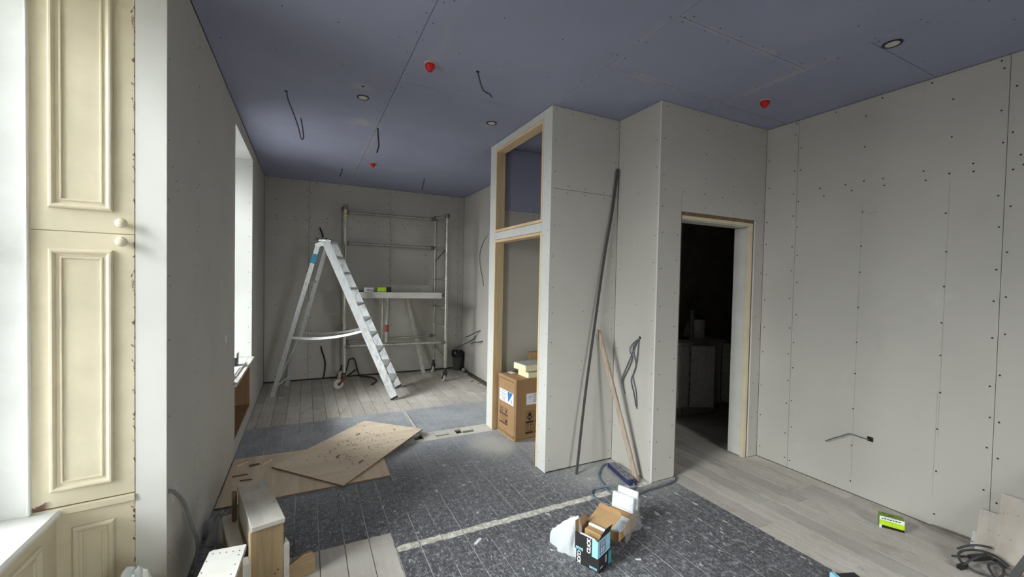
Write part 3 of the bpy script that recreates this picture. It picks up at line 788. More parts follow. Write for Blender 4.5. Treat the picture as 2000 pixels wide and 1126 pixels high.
for a, b in ((YF+.001, 4.55), (4.55, 5.73), (5.73, YK-.001)):
    sheet(wall_fr, 'x', XF, -1, a, b, .008, H-.002)
screws(wall_fr, 'x', XF, -1, column(6.82, .1, 2.95, .26) + column(5.76, .1, 2.95, .3) + column(5.70, .1, 2.95, .3) + column(6.3, .1, 2.95, .3) + row(5.6, 6.8, 2.93, .3), .0055)
# rear wall of the room behind the camera
wbk = MB()
for a, b, c, d in ((XL-.1, 1.55, -.05, H+.05), (2.55, XR+.2, -.05, H+.05), (1.55, 2.55, -.05, .62), (1.55, 2.55, 2.84, H+.05)): wbk.box(a, b, YB-.40, YB, c, d)
struct('wall_rear', wbk, 'board')
w4 = thing('added_rear_window', loc=(2.05, YB-.34, .62), kind='structure')  # unseen window, added to brighten the walls that face the camera
fr = MB(); yg = YB-.34
for a, b, c, d in ((1.55, 1.61, .62, 2.84), (2.49, 2.55, .62, 2.84), (1.61, 2.49, .62, .68), (1.61, 2.49, 2.78, 2.84), (1.61, 2.49, 1.70, 1.75)): fr.box(a, b, yg-.04, yg+.04, c, d)
fr.build('window_frame', 'white_paint', w4)
for a, b in ((.68, 1.70), (1.75, 2.78)): MB().box(1.61, 2.49, yg-.002, yg+.002, a, b).build('glass_pane', 'glass', w4)

# room beyond the door
wz = MB(); wz.box(XB+.091, 6.1, 3.96, 4.05, -.05, H+.05); wz.box(6.0, 6.1, YD+.1, 3.96, -.05, H+.05); wz.box(XR+.01, 6.1, YD+.02, YD+.1, -.05, H+.05)
struct('wall_beyond', wz, 'dimmed_plaster')

# ------------------------------------------------------------------ ceiling
ce = MB().box(XO, 6.1, YB-.40, YK+.15, H+T, H+.12)
ceiling = struct('ceiling', ce, 'cavity')
cols = [(XL, .58, (-1.9, .5, 2.1, 4.51)), (.58, 1.74, (-1.2, 1.2, 3.05, 5.5)), (1.74, 2.88, (-2.0, -.8, 1.595, 2.18)), (2.88, XR, (-1.5, .35, 1.25, 2.2))]
for a, b, cuts in cols:
    yy = [YB]+[c for c in cuts]+[YK if a < 1.7 else (YK if a < 2.4 else YD)]
    if 1.7 < a < 2.4:
        yy[-1] = YK
    for c, d in zip(yy, yy[1:]):
        g = .0012 if not (a < .6) else .0018
        m = MB().cbox(a+g, b-g, c+.0012, d-.0012, H, H+T, .001); m.build('plasterboard_sheet', 'blue', ceiling)
m = MB().box(2.885, 6.1, YD+.001, 3.96, H+.0005, H+T); m.build('plasterboard_sheet', 'board', ceiling)
pts = []
for xj in (.58, 1.74, 2.88): pts += column(xj+.028, .6, 6.7 if xj < 1.7 else 2.8, .21) + column(xj-.028, .6, 6.7 if xj < 1.7 else 2.8, .21)
for yr in (1.3, 2.05, 2.5, 3.0, 3.45, 3.9, 4.35, 4.8, 5.3, 5.8): pts += row(-.45, 1.7, yr, .33, .02)
for yj in (1.595, 2.18): pts += row(1.8, 2.85, yj+.03, .2) + row(1.8, 2.85, yj-.03, .2)
for yr in (.8, 1.2): pts += row(1.8, 3.6, yr, .4, .03)
pts += [(1.8, 2.80), (1.9, 2.82), (2.0, 2.80), (2.15, 2.82), (2.3, 2.80), (1.70, 2.9), (1.70, 3.1), (1.69, 3.3), (1.7, 3.5), (2.40, 2.5), (2.40, 2.65), (3.68, 1.5), (3.68, 1.2), (3.68, 1.9)]
screws(ceiling, 'z', H, -1, pts, .0048)
# small torn spots in the ceiling paper
m = MB().lathe((.36, 3.26, H-.0014), [(.011, 0), (.010, .001)], 8); m.build('hole_in_ceiling', 'void', ceiling)

# ------------------------------------------------------------------ ceiling fittings
def downlight(x, y, label):
    t = thing('downlight', label, 'light', (x, y, H), group='recessed downlights')
    MB().lathe((x, y, H), [(.047, 0), (.047, -.003), (.043, -.006), (.034, -.004), (.034, 0)], 28, (0, 0, 1)).build('bezel', 'black_plastic', t, smooth=True)
    MB().lathe((x, y, H), [(.0335, 0), (.0335, -.0045), (.02, -.0055), (.002, -.0058)], 24, (0, 0, 1)).build('lamp_face', 'lamp_white', t, smooth=True)
downlight(.384, 3.46, 'black rimmed round downlight in the ceiling left of the long board joint')
downlight(1.476, 3.452, 'black rimmed downlight in the ceiling just left of the timber framed cupboard')
downlight(3.002, 1.199, 'black rimmed downlight in the ceiling above the right wall')
def redcap(x, y, label, k=1):
    t = thing('detector_base', label, 'detector', (x, y, H), group='red capped ceiling fittings')
    MB().lathe((x, y, H), [(.036, 0), (.036, -.005), (.030, -.008)], 20).build('base_ring', 'dim_plastic', t, smooth=True)
    MB().lathe((x, y, H-.008), [(.031, 0), (.033, -.010), (.030, -.024), (.020, -.036), (.018, -.040), (.012, -.046), (.002, -.047)], 20).build('red_cap', 'red', t, smooth=True)
redcap(.711, 2.70, 'red capped detector on the ceiling nearest the top of the room')
redcap(3.11, 2.005, 'red capped detector on the ceiling above the doorway at right')
redcap(.72, 5.384, 'small red capped detector on the ceiling far above the scaffold tower')
def ccable(pts, label, r=.0042):
    x, y, z = pts[0]
    t = thing('ceiling_cable', label, 'cable', (x, y, H), group='loose cables from the ceiling')
    MB().lathe((x, y, H-.0014), [(.013, 0), (.012, .002)], 10).build('cable_hole', 'void', t)
    MB().tube(smoothpath(pts), r, 7).build('cable_sheath', 'grey_cable_dark', t, smooth=True)
Yc = 3.633
ccable([(-.151, Yc, H+.01), (-.136, Yc, 2.91), (-.101, Yc, 2.82), (-.067, Yc, 2.72), (-.050, Yc, 2.645), (-.040, Yc, 2.628), (-.030, Yc, 2.645), (-.036, Yc, 2.71), (-.050, Yc, 2.79)], 'grey ceiling cable doubled back into a long hook near the left window')
Yc = 2.652
ccable([(1.025, Yc, H+.01), (1.036, Yc, 2.935), (1.064, Yc, 2.866), (1.09, Yc, 2.85), (1.118, Yc, 2.842), (1.13, Yc, 2.825)], 'grey ceiling cable kinked sideways at its end, right of the nearest red cap', .0048)
Yc = 4.117
for dx in (-.006,):
    ccable([(.592, Yc, H+.01), (.599, Yc, 2.88), (.604, Yc, 2.82), (.586, Yc, 2.747)], 'short thick grey cable hanging straight at the end of the ceiling joint', .007)
ccable([(.405, 5.904, H+.01), (.40, 5.904, 2.93), (.375, 5.904, 2.872)], 'short cable stub in the ceiling above the step ladder', .006)
ccable([(1.489, 5.867, H+.01), (1.475, 5.867, 2.90), (1.452, 5.867, 2.81)], 'short cable stub in the ceiling above the right end of the scaffold', .006)

# ------------------------------------------------------------------ small fittings on the walls
sp = thing('wall_switch', 'small white switch box on the left wall between the windows', 'switch', (XL, 3.739, 1.082))
MB().cbox(XL-.004, XL+.004, 3.70, 3.778, 1.04, 1.125, .002).build('switch_frame', 'dim_plastic', sp)
MB().cbox(XL+.003, XL+.008, 3.72, 3.758, 1.055, 1.11, .002).build('rocker', 'white_plastic', sp)
so = thing('back_socket', 'grey socket box on the back wall seen behind the ladder treads', 'socket', (.77, YK, 1.107))
MB().cbox(.725, .815, YK-.010, YK-.0005, 1.06, 1.15, .003).build('socket_box', 'dim_plastic', so)
MB().cbox(.745, .795, YK-.013, YK-.0095, 1.075, 1.135, .001).build('socket_face', 'dim_plastic', so)

tor = thing('wall_cable_hole', 'torn cable slot low on the left wall by the white pier edge', 'hole', (XL, 2.31, .60))
MB().tube(smoothpath([(XL+.001, 2.42, .60), (XL+.0018, 2.36, .575), (XL+.0015, 2.38, .52), (XL+.001, 2.45, .56)]), .003, 5).build('torn_paper', 'board_pale_lit', tor)
cable('wall_cable', [(XL-.004, 2.305, .60), (-.530, 2.33, .585), (-.51, 2.40, .50), (-.49, 2.45, .36), (-.47, 2.47, .25), (-.478, 2.46, .13), (-.47, 2.44, .03), (-.44, 2.40, .008)], .0078, 'pale_cable',
      'pale grey cable curling down the left wall beside the white pier edge')
# loose cable bunch in the alcove
for k, pts in enumerate([
    [(XB+.003, 2.541, 1.122), (2.422, 2.56, 1.09), (2.418, 2.60, 1.02), (2.420, 2.565, .90), (2.425, 2.60, .80), (2.424, 2.56, .68), (2.424, 2.545, .54)],
    [(XB+.003, 2.539, 1.118), (2.424, 2.545, 1.08), (2.420, 2.55, .98), (2.424, 2.575, .86), (2.420, 2.615, .76), (2.424, 2.585, .66), (2.424, 2.555, .555)],
    [(XB+.003, 2.543, 1.120), (2.418, 2.60, 1.07), (2.414, 2.635, 1.01), (2.420, 2.61, .94), (2.424, 2.665, .83), (2.422, 2.715, .73), (2.424, 2.69, .625)],
    [(XB+.003, 2.545, 1.123), (2.420, 2.575, 1.06), (2.417, 2.615, .97), (2.422, 2.67, .87), (2.419, 2.725, .75), (2.424, 2.72, .70)]]):
    lab = ['longest grey cable of the bunch hanging from the alcove wall hole', 'second longest grey cable of the bunch from the alcove wall hole, just above the longest',
           'grey cable of the alcove bunch that loops out then ends at left', 'shortest grey cable of the alcove bunch, ending furthest left'][k]
    cable('hanging_cable', pts, .0042, 'grey_cable', lab, group='cable bunch in the alcove')
cable('wall_cable', [(XF+.004, 5.741, 2.252), (2.449, 5.93, 2.16), (2.448, 6.06, 2.03), (2.448, 6.10, 1.90), (2.449, 6.05, 1.72), (2.448, 5.96, 1.58), (2.449, 5.925, 1.46)], .004, 'grey_cable_dark',
      'thin dark cable bowed down the far right wall beside the cupboard corner')
cable('wall_cable', [(XF+.004, 6.02, .76), (2.40, 6.10, .72), (2.34, 6.20, .66), (2.30, 6.27, .63)], .008, 'grey_cable_dark', 'upper short black cable stub on the far right wall above the bin')
cable('wall_cable', [(XF+.004, 6.22, .66), (2.43, 6.24, .60), (2.38, 6.30, .55), (2.24, 6.40, .46), (2.15, 6.46, .40)], .008, 'grey_cable_dark', 'long black cable stub pointing left from the far right wall by the bin')
cable('wall_cable', [(XF+.004, 5.92, .605), (2.40, 5.98, .585), (2.36, 6.05, .575), (2.33, 6.12, .54)], .009, 'grey_cable_dark', 'lowest thick black cable stub on the far right wall near the cupboard')
cable('wall_cable', [(.174, YK+.003, 2.284), (.18, 6.85, 2.26), (.205, 6.84, 2.20), (.212, 6.85, 2.13), (.205, 6.855, 2.0)], .012, 'black_plastic', 'thick black cable hanging on the back wall above the ladder top')
cable('wall_cable', [(.204, YK+.003, .50), (.215, 6.85, .44), (.262, 6.845, .27), (.255, 6.83, .12), (.235, 6.80, .012)], .011, 'black_plastic', 'black cable drooping from the back wall to the floor between the ladder legs')
cable('wall_cable', [(.66, YK+.003, .295), (.69, 6.85, .25), (.72, 6.83, .12), (.767, 6.80, .012), (.86, 6.74, .011), (.93, 6.66, .011), (.955, 6.45, .011), (.857, 6.23, .011)], .010, 'black_plastic', 'black cable from the low back wall hook curling over the floor behind the scaffold wheel')
cable('wall_cable', [(.66, YK+.003, .285), (.60, 6.85, .27), (.58, 6.84, .18), (.545, 6.83, .06), (.53, 6.82, .011)], .010, 'black_plastic', 'black cable dropping straight from the low back wall hook to the floor')
st = MB().bar((.56, 6.80, .02), (.70, 6.855, .11), .018, .018).build('offcut_stick', 'black_plastic', loc=(.56, 6.80, 0)); tag(st, 'short dark stick propped on the back wall under the cable hook', 'stick')

# ------------------------------------------------------------------ step ladder
F1 = Vector((1.026, 5.384, 0)); F2 = Vector((1.186, 5.937, 0)); B1 = Vector((-.385, 6.10, 0)); B2 = Vector((-.245, 6.63, 0))
wv = (F2-F1).normalized()
T1 = Vector((.205, 5.735, 2.015)); T2 = T1 + wv*.40
ld = thing('step_ladder', 'tall aluminium step ladder standing open in front of the scaffold tower', 'ladder', (.36, 5.95, 0))
MB().bar(F1, T1, .028, .090, up=(1, 0, .4)).build('front_stile', 'alu', ld)
MB().bar(F2, T2, .028, .090, up=(1, 0, .4)).build('front_stile', 'alu', ld)
RT1 = T1 + Vector((-.085, .012, -.075)); RT2 = T2 + Vector((-.085, -.012, -.075))
MB().bar(B1, RT1, .028, .052, up=(-1, 0, .3)).build('rear_leg', 'alu', ld)
MB().bar(B2, RT2, .028, .052, up=(-1, 0, .3)).build('rear_leg', 'alu', ld)
back = Vector((-wv.y, wv.x, 0))            # towards the rear legs
if back.x > 0: back = -back
for k in range(1, 10):
    t = k/10.0
    a = F1.lerp(T1, t) + wv*.012; b = F2.lerp(T2, t) - wv*.012
    c = -back*.010
    m = MB().bar(a+c, b+c, .105, .026)
    m.build('tread', 'alu_step', ld)
tp = MB().bar(T1+wv*.0+Vector((-.005, 0, .0)), T2+Vector((-.005, 0, .0)), .14, .022); tp.build('top_tread', 'alu_step', ld)
MB().bar(T1+Vector((-.05, .02, .024))-wv*.02, T2+Vector((-.05, -.02, .024))+wv*.02, .13, .018).build('top_cap', 'black_plastic', ld)
for a, b in ((T1, RT1), (T2, RT2)):
    MB().bar(a+Vector((.015, -.006, -.02)), b+Vector((-.025, -.006, .0)), .020, .055, up=(0, 0, 1), off=(.012, 0)).build('hinge_plate', 'alu', ld)
for a, b in ((.235, 'r'), (.93, 'r')):
    MB().bar(B1.lerp(RT1, 1-a if a < .5 else 1-a), B2.lerp(RT2, 1-a), .022, .022).build('rear_rail', 'alu', ld)
MB().tube([B1.lerp(RT1, .02)+Vector((0, 0, .01)), B2.lerp(RT2, .42)], .006, 6).build('rear_brace', 'alu', ld)
MB().tube([B2.lerp(RT2, .02)+Vector((0, 0, .01)), B1.lerp(RT1, .42)], .006, 6).build('rear_brace', 'alu', ld)
for s_ in (0, 1):
    a = (B1.lerp(RT1, .40), B2.lerp(RT2, .40))[s_]; b = (F1.lerp(T1, .44), F2.lerp(T2, .44))[s_]
    pts = []
    for i in range(11):
        t = i/10; q = a.lerp(b, t); q.z -= .20*(t*(1-t)); pts.append(q)
    m = MB()
    for p, q in zip(pts, pts[1:]): m.bar(p, q, .010, .030)
    m.build('stay_strap', 'white_plastic' if s_ == 0 else 'dim_plastic', ld)
q = B1.lerp(RT1, .93)
MB().bar(B1.lerp(RT1, .89), B1.lerp(RT1, .95), .034, .058, up=(-1, 0, .3)).build('tape_wrap', 'blue_tape', ld)
for p, u in ((F1, T1), (F2, T2)):
    MB().bar(p+Vector((0, 0, .004)), p.lerp(u, .018), .034, .098, up=(1, 0, .4)).build('foot', 'steel_dark', ld)

# ------------------------------------------------------------------ scaffold tower
NL = Vector((.482, 6.235, 0)); FL = Vector((.50, 6.815, 0)); FR = Vector((1.905, 6.715, 0)); NR = Vector((1.898, 6.05, 0))
sca = thing('scaffold_tower', 'aluminium scaffold tower on castors with a deck, against the back wall', 'scaffold', (1.2, 6.43, 0))
def up(p, z): return Vector((p.x, p.y, z))
RT = .0245
tops = {0: 2.55, 1: 2.60, 2: 2.56, 3: 2.52}
for i, p in enumerate((NL, FL, FR, NR)):
    o = MB().tube([up(p, .215), up(p, tops[i])], RT, 12).build('post', 'galv', sca, smooth=True)
    MB().lathe(up(p, tops[i]-.05), [(.029, 0), (.031, .01), (.031, .06), (.026, .07)], 12).build('post_cap', 'galv_dark', o, smooth=True)
    for z in (.34, .60, .83, 1.11, 1.31, 1.55, 1.80, 2.06):
        MB().lathe(up(p, z-.018), [(.0265, 0), (.0275, .006), (.0275, .03), (.0265, .036)], 12).build('weld_collar', 'galv', o, smooth=True)
    # castor
    c = thing_loc = up(p, 0); off = Vector((-.075, -.03, 0)) if i == 0 else Vector((-.045, -.02, 0)) if i == 1 else Vector((-.015, .03, 0))
    rw = .068 if i == 0 else .055
    ax = Vector((.25, -1, 0)).normalized() if i == 0 else Vector((1, .12, 0)).normalized()
    cm = MB().lathe(up(p, rw*2+.012), [(.035, 0), (.035, .02), (.022, .035), (.022, .10)], 12)
    for sgn in (-1, 1):
        a = up(p, rw*2+.012)+ax*(sgn*.026); b = up(p+off, rw)+ax*(sgn*.026)
        cm.bar(a, b+Vector((0, 0, -.012)), .034, .006, up=ax)
    cs = cm.build('castor', 'rust' if i == 0 else 'steel_dark', sca, smooth=True)
    MB().lathe(up(p+off, rw)-ax*.018, [(rw*.5, 0), (rw*.95, .002), (rw, .008), (rw, .028), (rw*.95, .034), (rw*.5, .036)], 20, ax).build('wheel', 'nylon', cs, smooth=True)
    MB().lathe(up(p+off, rw)-ax*.030, [(rw*.28, 0), (rw*.28, .06)], 10, ax).build('axle', 'rust', cs)
def rail(n_, a, b, r=.0215, mat='galv', coup=True):
    o = MB().tube([a, b], r, 10).build(n_, mat, sca, smooth=True)
    if coup:
        for p, q in ((a, b), (b, a)):
            d = (q-p).normalized(); MB().tube([p+d*.005, p+d*.075], r+.009, 10).build('coupler', 'galv_dark', o, smooth=True)
    return o
for a, b in ((NL, FL), (NR, FR)):
    for z in (.43, .60, .83, 1.11, 1.31, 1.55, 2.055):
        rail('end_rung', up(a, z), up(b, z), .017, 'galv', False)
    rail('end_rung', up(a, 2.50), up(b, 2.56), .0215)
rail('guard_rail', up(FL, 2.545), up(FR, 2.535)); rail('guard_rail', up(FL, 2.075), up(FR, 2.065))
rail('base_brace', up(NL, .585), up(NR, .600)); rail('base_brace', up(FL, .56), up(FR, .615), .019)
rail('stub_brace', up(NL, .79), up(NL, .79)+Vector((.23, .02, -.005)), .023)
rail('thin_brace', up(NL, .79)+Vector((.23, .02, -.005)), Vector((1.07, 6.60, .63)), .013, 'galv', False)
MB().tube([up(NR, 2.03), up(FR, 1.84)], .010, 8).build('corner_brace', 'galv_dark', sca)
MB().tube([up(NR, .33), up(FR, .50)], .014, 8).build('corner_brace', 'galv', sca)
# hinged trapdoor prop with red collar
pr = MB().tube([(1.075, 6.36, .60), (1.082, 6.34, 1.275)], .022, 12).build('centre_prop', 'galv', sca, smooth=True)
MB().tube([(1.0765, 6.355, .755), (1.0775, 6.352, .86)], .0275, 12).build('collar', 'red_collar', pr, smooth=True)
MB().tube([(1.020, 6.40, .64), (1.022, 6.40, 1.275)], .014, 8).build('centre_prop', 'galv', sca, smooth=True)
# deck
n1 = NL.lerp(NR, .05); n2 = NL.lerp(NR, .958); f1 = FL.lerp(FR, .05); f2 = FL.lerp(FR, .958)
dk = MB()
ins = .012
a, b, c, d = n1+Vector((0, .03, 0)), n2+Vector((0, .03, 0)), f2-Vector((0, .04, 0)), f1-Vector((0, .04, 0))
dk.addf([up(q, 1.330) for q in (a, b, c, d)] + [up(q, 1.346) for q in (a, b, c, d)], [(3,2,1,0),(4,5,6,7),(0,1,5,4),(1,2,6,5),(2,3,7,6),(3,0,4,7)])
dko = dk.build('deck_board', 'deck', sca)
MB().bar(up(a, 1.305), up(b, 1.305), .020, .085).build('deck_side_beam', 'deck', sca)
MB().bar(up(d, 1.305), up(c, 1.305), .020, .085).build('deck_side_beam', 'deck', sca)
MB().bar(up(d, 1.40), up(c, 1.40), .014, .10).build('toe_board', 'deck', sca)
for q, e in ((b, c), (a, d)):
    MB().bar(up(q, 1.300), up(e, 1.300), .030, .05).build('deck_end_beam', 'galv', sca)
for q, s_ in ((b, 1), (c, 1), (a, -1), (d, -1)):
    MB().bar(up(q, 1.31), up(q, 1.31)+Vector((.062*s_, 0, .0)), .02, .045).build('deck_hook', 'galv_dark', sca)
stk = MB().box(NL.x-.0125, NL.x+.0125, NL.y-.0265, NL.y-.0235, 2.40, 2.475); stk.build('sticker', 'yellow', sca)
MB().lathe((NL.x, NL.y-.0262, 2.437), [(.010, 0), (.010, .0022)], 12, (0, -1, 0)).build('sticker_print', 'black_plastic', sca)

# things on the deck
def small_box(name, x, y, z, w, d, h, rz, mat, label, cat='box', extra=None):
    t = thing(name, label, cat, (x, y, z), rz)
    MB().cbox(-w/2, w/2, -d/2, d/2, 0, h, .002).build('carton', mat, t, world=False)
    if extra: extra(t)
    return t
def wf_x(t):
    MB().box(-.03, .02, -.0475, -.0465, .025, .04).build('printed_mark', 'print_grey', t, world=False)
    MB().box(.03, .058, -.0475, -.0465, .015, .05).build('printed_mark', 'dim_plastic', t, world=False)
small_box('screw_carton', .808, 6.30, 1.346, .128, .09, .068, -.06, 'label_white', 'small white printed carton on the scaffold deck beside the green one', extra=wf_x)
small_box('screw_carton', .984, 6.30, 1.346, .118, .09, .070, .03, 'lime', 'small bright green carton on the scaffold deck', extra=lambda t: MB().box(-.057, .057, -.0475, -.0465, .002, .012).build('printed_mark', 'green', t, world=False))
tb = thing('tin', 'small dark tin standing on the scaffold deck right of the green carton', 'tin', (1.10, 6.32, 1.346))
MB().lathe((1.10, 6.32, 1.346), [(.030, 0), (.031, .005), (.031, .07), (.030, .075)], 16).build('tin_body', 'steel_dark', tb, smooth=True)
MB().lathe((1.10, 6.32, 1.421), [(.0325, 0), (.0325, .008), (.030, .010)], 16).build('tin_lid', 'galv_dark', tb, smooth=True)
fl = thing('flat_tool', 'flat black tool lying on the scaffold deck behind the ladder', 'tool', (.655, 6.30, 1.346))
MB().cbox(.60, .71, 6.28, 6.32, 1.346, 1.364, .004).build('tool_body', 'black_plastic', fl); MB().cbox(.555, .60, 6.29, 6.31, 1.346, 1.358, .003).build('tool_handle', 'steel_dark', fl)

# batten leaning on the back wall, bin
lb = MB().bar((1.735, 6.70, .0), (1.475, 6.862, 1.28), .055, .018, up=(0, -1, .1))
tag(lb.build('leaning_batten', 'dusty_ply', loc=(1.735, 6.70, 0)), 'pale batten leaning on the back wall behind the scaffold deck', 'batten')
bn = thing('waste_bin', 'small dark grey bin with black liner in the far right corner', 'bin', (2.33, 6.76, 0))
MB().lathe((2.335, 6.76, 0), [(.070, 0), (.075, .01), (.088, .28), (.090, .30), (.084, .30), (.070, .02)], 18).build('bin_body', 'bin', bn, smooth=True)
ln = MB(); prof = []
import itertools
vs = []; seg = 18
for rad, z in ((.091, .225), (.099, .235), (.103, .275), (.098, .325), (.088, .332), (.080, .30)):
    for k in range(seg):
        j = random.uniform(-.007, .007); th = 2*math.pi*k/seg
        vs.append((2.335+(rad+j)*math.cos(th), 6.76+(rad+j)*math.sin(th), z+random.uniform(-.012, .012)))
fs = [(i*seg+k, i*seg+(k+1) % seg, (i+1)*seg+(k+1) % seg, (i+1)*seg+k) for i in range(5) for k in range(seg)]
ln.addf(vs, fs).build('bin_liner', 'bag_black', bn, smooth=True)

# ------------------------------------------------------------------ sill items of the far window
pp = MB().cbox(-.86, -.56, 4.42, 5.10, .650, .660, .002); o = pp.build('paper_stack', 'label_white', loc=(-.7, 4.76, .65)); tag(o, 'white sheets of paper lying on the far window board', 'paper')
pp = MB(); pp.cbox(-.80, -.575, 4.30, 4.80, .6605, .668, .002); pp.xf(Matrix.Translation((0, 0, 0))); o = pp.build('packing_card', 'label_white', loc=(-.69, 4.55, .6605)); tag(o, 'flat white card lying on top of the papers on the far window board', 'card')
bb = thing('black_box', 'small black box with pale lid standing on the far window board', 'box', (-.685, 4.90, .660))
MB().cbox(-.75, -.612, 4.84, 4.98, .660, .745, .003).build('box_base', 'black_plastic', bb); MB().cbox(-.752, -.610, 4.838, 4.982, .745, .785, .003).build('box_lid', 'dim_plastic', bb)
o = MB().bar((-.60, 4.24, .658), (-.72, 4.38, .658), .03, .014).build('wood_chip', 'timber_y', loc=(-.66, 4.31, .65)); tag(o, 'brown wood offcut on the near end of the far window board', 'offcut')

# ------------------------------------------------------------------ plywood sheets on the floor
def slab(poly, z0, z1): return MB().prism(poly, z0, z1)
pb_ = thing('plywood_sheet', 'lower brown plywood sheet lying flat against the left wall', 'plywood', (.03, 3.72, 0))
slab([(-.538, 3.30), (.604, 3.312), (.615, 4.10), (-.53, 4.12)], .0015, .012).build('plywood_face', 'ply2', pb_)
e = MB()
for a, b in (((-.538, 3.2985), (.6045, 3.3105)), ((.6050, 3.3105), (.616, 4.10))):
    e.bar((*a, .0062), (*b, .0062), .0025, .0096)
e.build('plywood_edge', 'ply_edge', pb_)
def plyA():
    P = [Vector((.254, 3.261, .014)), Vector((1.058, 4.095, .040)), Vector((.564, 4.598, .030)), Vector((-.238, 3.798, .020))]
    t = thing('plywood_sheet', 'upper plywood sheet lying askew on the other one, scattered with wood shavings', 'plywood', (.41, 3.93, .012))
    n = (P[1]-P[0]).cross(P[3]-P[0]).normalized()
    h_ = .012
    m = MB(); m.addf(P+[q+n*h_ for q in P], [(3,2,1,0),(4,5,6,7),(0,1,5,4),(1,2,6,5),(2,3,7,6),(3,0,4,7)])
    m.build('plywood_face', 'ply', t)
    e = MB()
    for i in (0, 3, 1):
        a, b = P[i], P[(i+1) % 4]; mid = (P[0]+P[2])/2
        out = ((a+b)/2-mid).normalized()*.0012
        e.bar(a+n*(h_/2-.001)+out, b+n*(h_/2-.001)+out, .0022, h_-.002)
    e.build('plywood_edge', 'ply_edge', t)
    return P, n, h_
PA, nA, hA = plyA()
def onA(u, v):
    q = PA[0].lerp(PA[1], u).lerp(PA[3].lerp(PA[2], u), v); return q + nA*hA
m = MB()
for k in range(130):
    u = min(max(random.gauss(.52, .17), .03), .97); v = min(max(random.gauss(.50, .22), .04), .96)
    q = onA(u, v); th = random.uniform(0, math.pi); L = random.uniform(.004, .013)
    d = Vector((math.cos(th), math.sin(th), 0))*L
    m.bar(q-d+Vector((0, 0, .002)), q+d+Vector((0, 0, random.uniform(.002, .006))), random.uniform(.003, .008), .0015)
sh = m.build('wood_shavings', 'shaving', loc=onA(.5, .5)); tag(sh, 'small wood shavings scattered over the upper plywood sheet', 'shavings', kind='stuff')
for (u, v, th, L, lab) in ((.30, .50, 1.1, .035, 'dark splinter lying left of the middle of the upper plywood sheet'), (.30, .16, .9, .036, 'dark splinter lying near the front corner of the upper plywood sheet'),
                      (.70, .72, .8, .03, 'pale brown splinter near the far edge of the upper plywood sheet')):
    q = onA(u, v); d = Vector((math.cos(th), math.sin(th), 0))*L; z = Vector((0, 0, .0045))
    o = MB().bar(q-d*.8+z, q+d*.8+z, .007, .005).build('wood_splinter', 'dark_stick', loc=q); tag(o, lab, 'splinter')
for (x, y, th, L, w, mat, lab) in ((-.37, 3.925, .15, .035, .018, 'dark_stick', 'dark wood chunk on the lower plywood sheet near the left wall'),
                              (-.285, 3.95, .9, .05, .012, 'pine_y', 'pale wood sliver beside the dark chunk on the lower plywood sheet'),
                              (-.46, 3.99, .6, .045, .010, 'pine_y', 'thin pale sliver touching the left wall on the lower plywood sheet'),
                              (-.45, 3.76, .05, .05, .006, 'dark_stick', 'long brown splinter on the lower plywood sheet under the left wall'),
                              (-.40, 3.66, -.1, .04, .005, 'dark_stick', 'short brown splinter on the lower plywood sheet behind the wooden hop-up')):
    d = Vector((math.cos(th), math.sin(th), 0))*L; q = Vector((x, y, .0165))
    o = MB().bar(q-d, q+d, w, .008).build('wood_splinter', mat, loc=(x, y, .0122)); tag(o, lab, 'splinter')

# ------------------------------------------------------------------ cardboard box and foam boards in the cupboard
def ux(rz): return Matrix.Rotation(rz, 4, 'Z')
CB = thing('cardboard_box', 'large brown cardboard box with printed handling symbols inside the timber framed cupboard', 'box', (1.822, 3.535, 0), R(3))
BW, BD, BH = .56, .385, .60       # local: front-left face is x=0 (y 0..BD), right face is y=0
MB().cbox(0, BW, 0, BD, .012, BH, .006).build('carton_body', 'cardboard', CB, world=False)
MB().box(-.004, BW-.02, .004, BD, .0, .012).build('pallet_card', 'cardboard_in', CB, world=False)
ds = MB()
for k in range(15):
    y = .022+k*.0245
    if y < BD-.02: ds.box(-.0008, 0, y, y+.013, .028, .036); ds.box(-.0008, 0, y, y+.013, BH-.036, BH-.028)
for k in range(25):
    z = .035+k*.022
    if z < BH-.04: ds.box(-.0008, 0, .016, .024, z, z+.012); ds.box(-.0008, 0, BD-.022, BD-.014, z, z+.012)
ds.build('dashed_print', 'card_dark', CB, world=False)
# left face label with blue triangle (left face normal -x; reading direction is -y)
def lf(y0, y1, z0, z1, n_, mat, d=.0010): MB().box(-d, 0, y0, y1, z0, z1).build(n_, mat, CB, world=False)
lf(.045, .335, .335, .455, 'paper_label', 'label_white')
tri = MB().addf([(-.0016, .165, .452), (-.0016, .060, .452), (-.0016, .150, .345), (-.0011, .165, .452), (-.0011, .060, .452), (-.0011, .150, .345)], [(0,1,2),(5,4,3),(0,3,4,1),(1,4,5,2),(2,5,3,0)])
tri.build('label_triangle', 'label_blue', CB, world=False)
pm = MB()
for z, a, b in ((.44, .20, .31), (.42, .19, .32), (.405, .2, .30), (.385, .19, .31), (.37, .21, .29), (.352, .2, .3)):
    y = a
    while y < b:
        L = random.uniform(.006, .018); pm.box(-.0016, -.001, y, y+L, z-.004, z+.004); y += L+.006
for z in (.352, .362, .372, .382): pm.box(-.0016, -.001, .07, .095, z, z+.006)
pm.build('label_lettering', 'print_grey', CB, world=False)
icon = MB()
def isq(y0, y1, z0, z1, w=.0022):   # outline on the left face
    for a in ((y0, y1, z0, z0+w), (y0, y1, z1-w, z1), (y0, y0+w, z0, z1), (y1-w, y1, z0, z1)): icon.box(-.0010, 0, *a)
for i in range(3):
    isq(.155+i*.058, .21+i*.058, .215, .275); isq(.155+i*.058, .21+i*.058, .125, .185)
icon.box(-.001, 0, .155, .327, .198, .210); icon.box(-.001, 0, .155, .327, .108, .120)
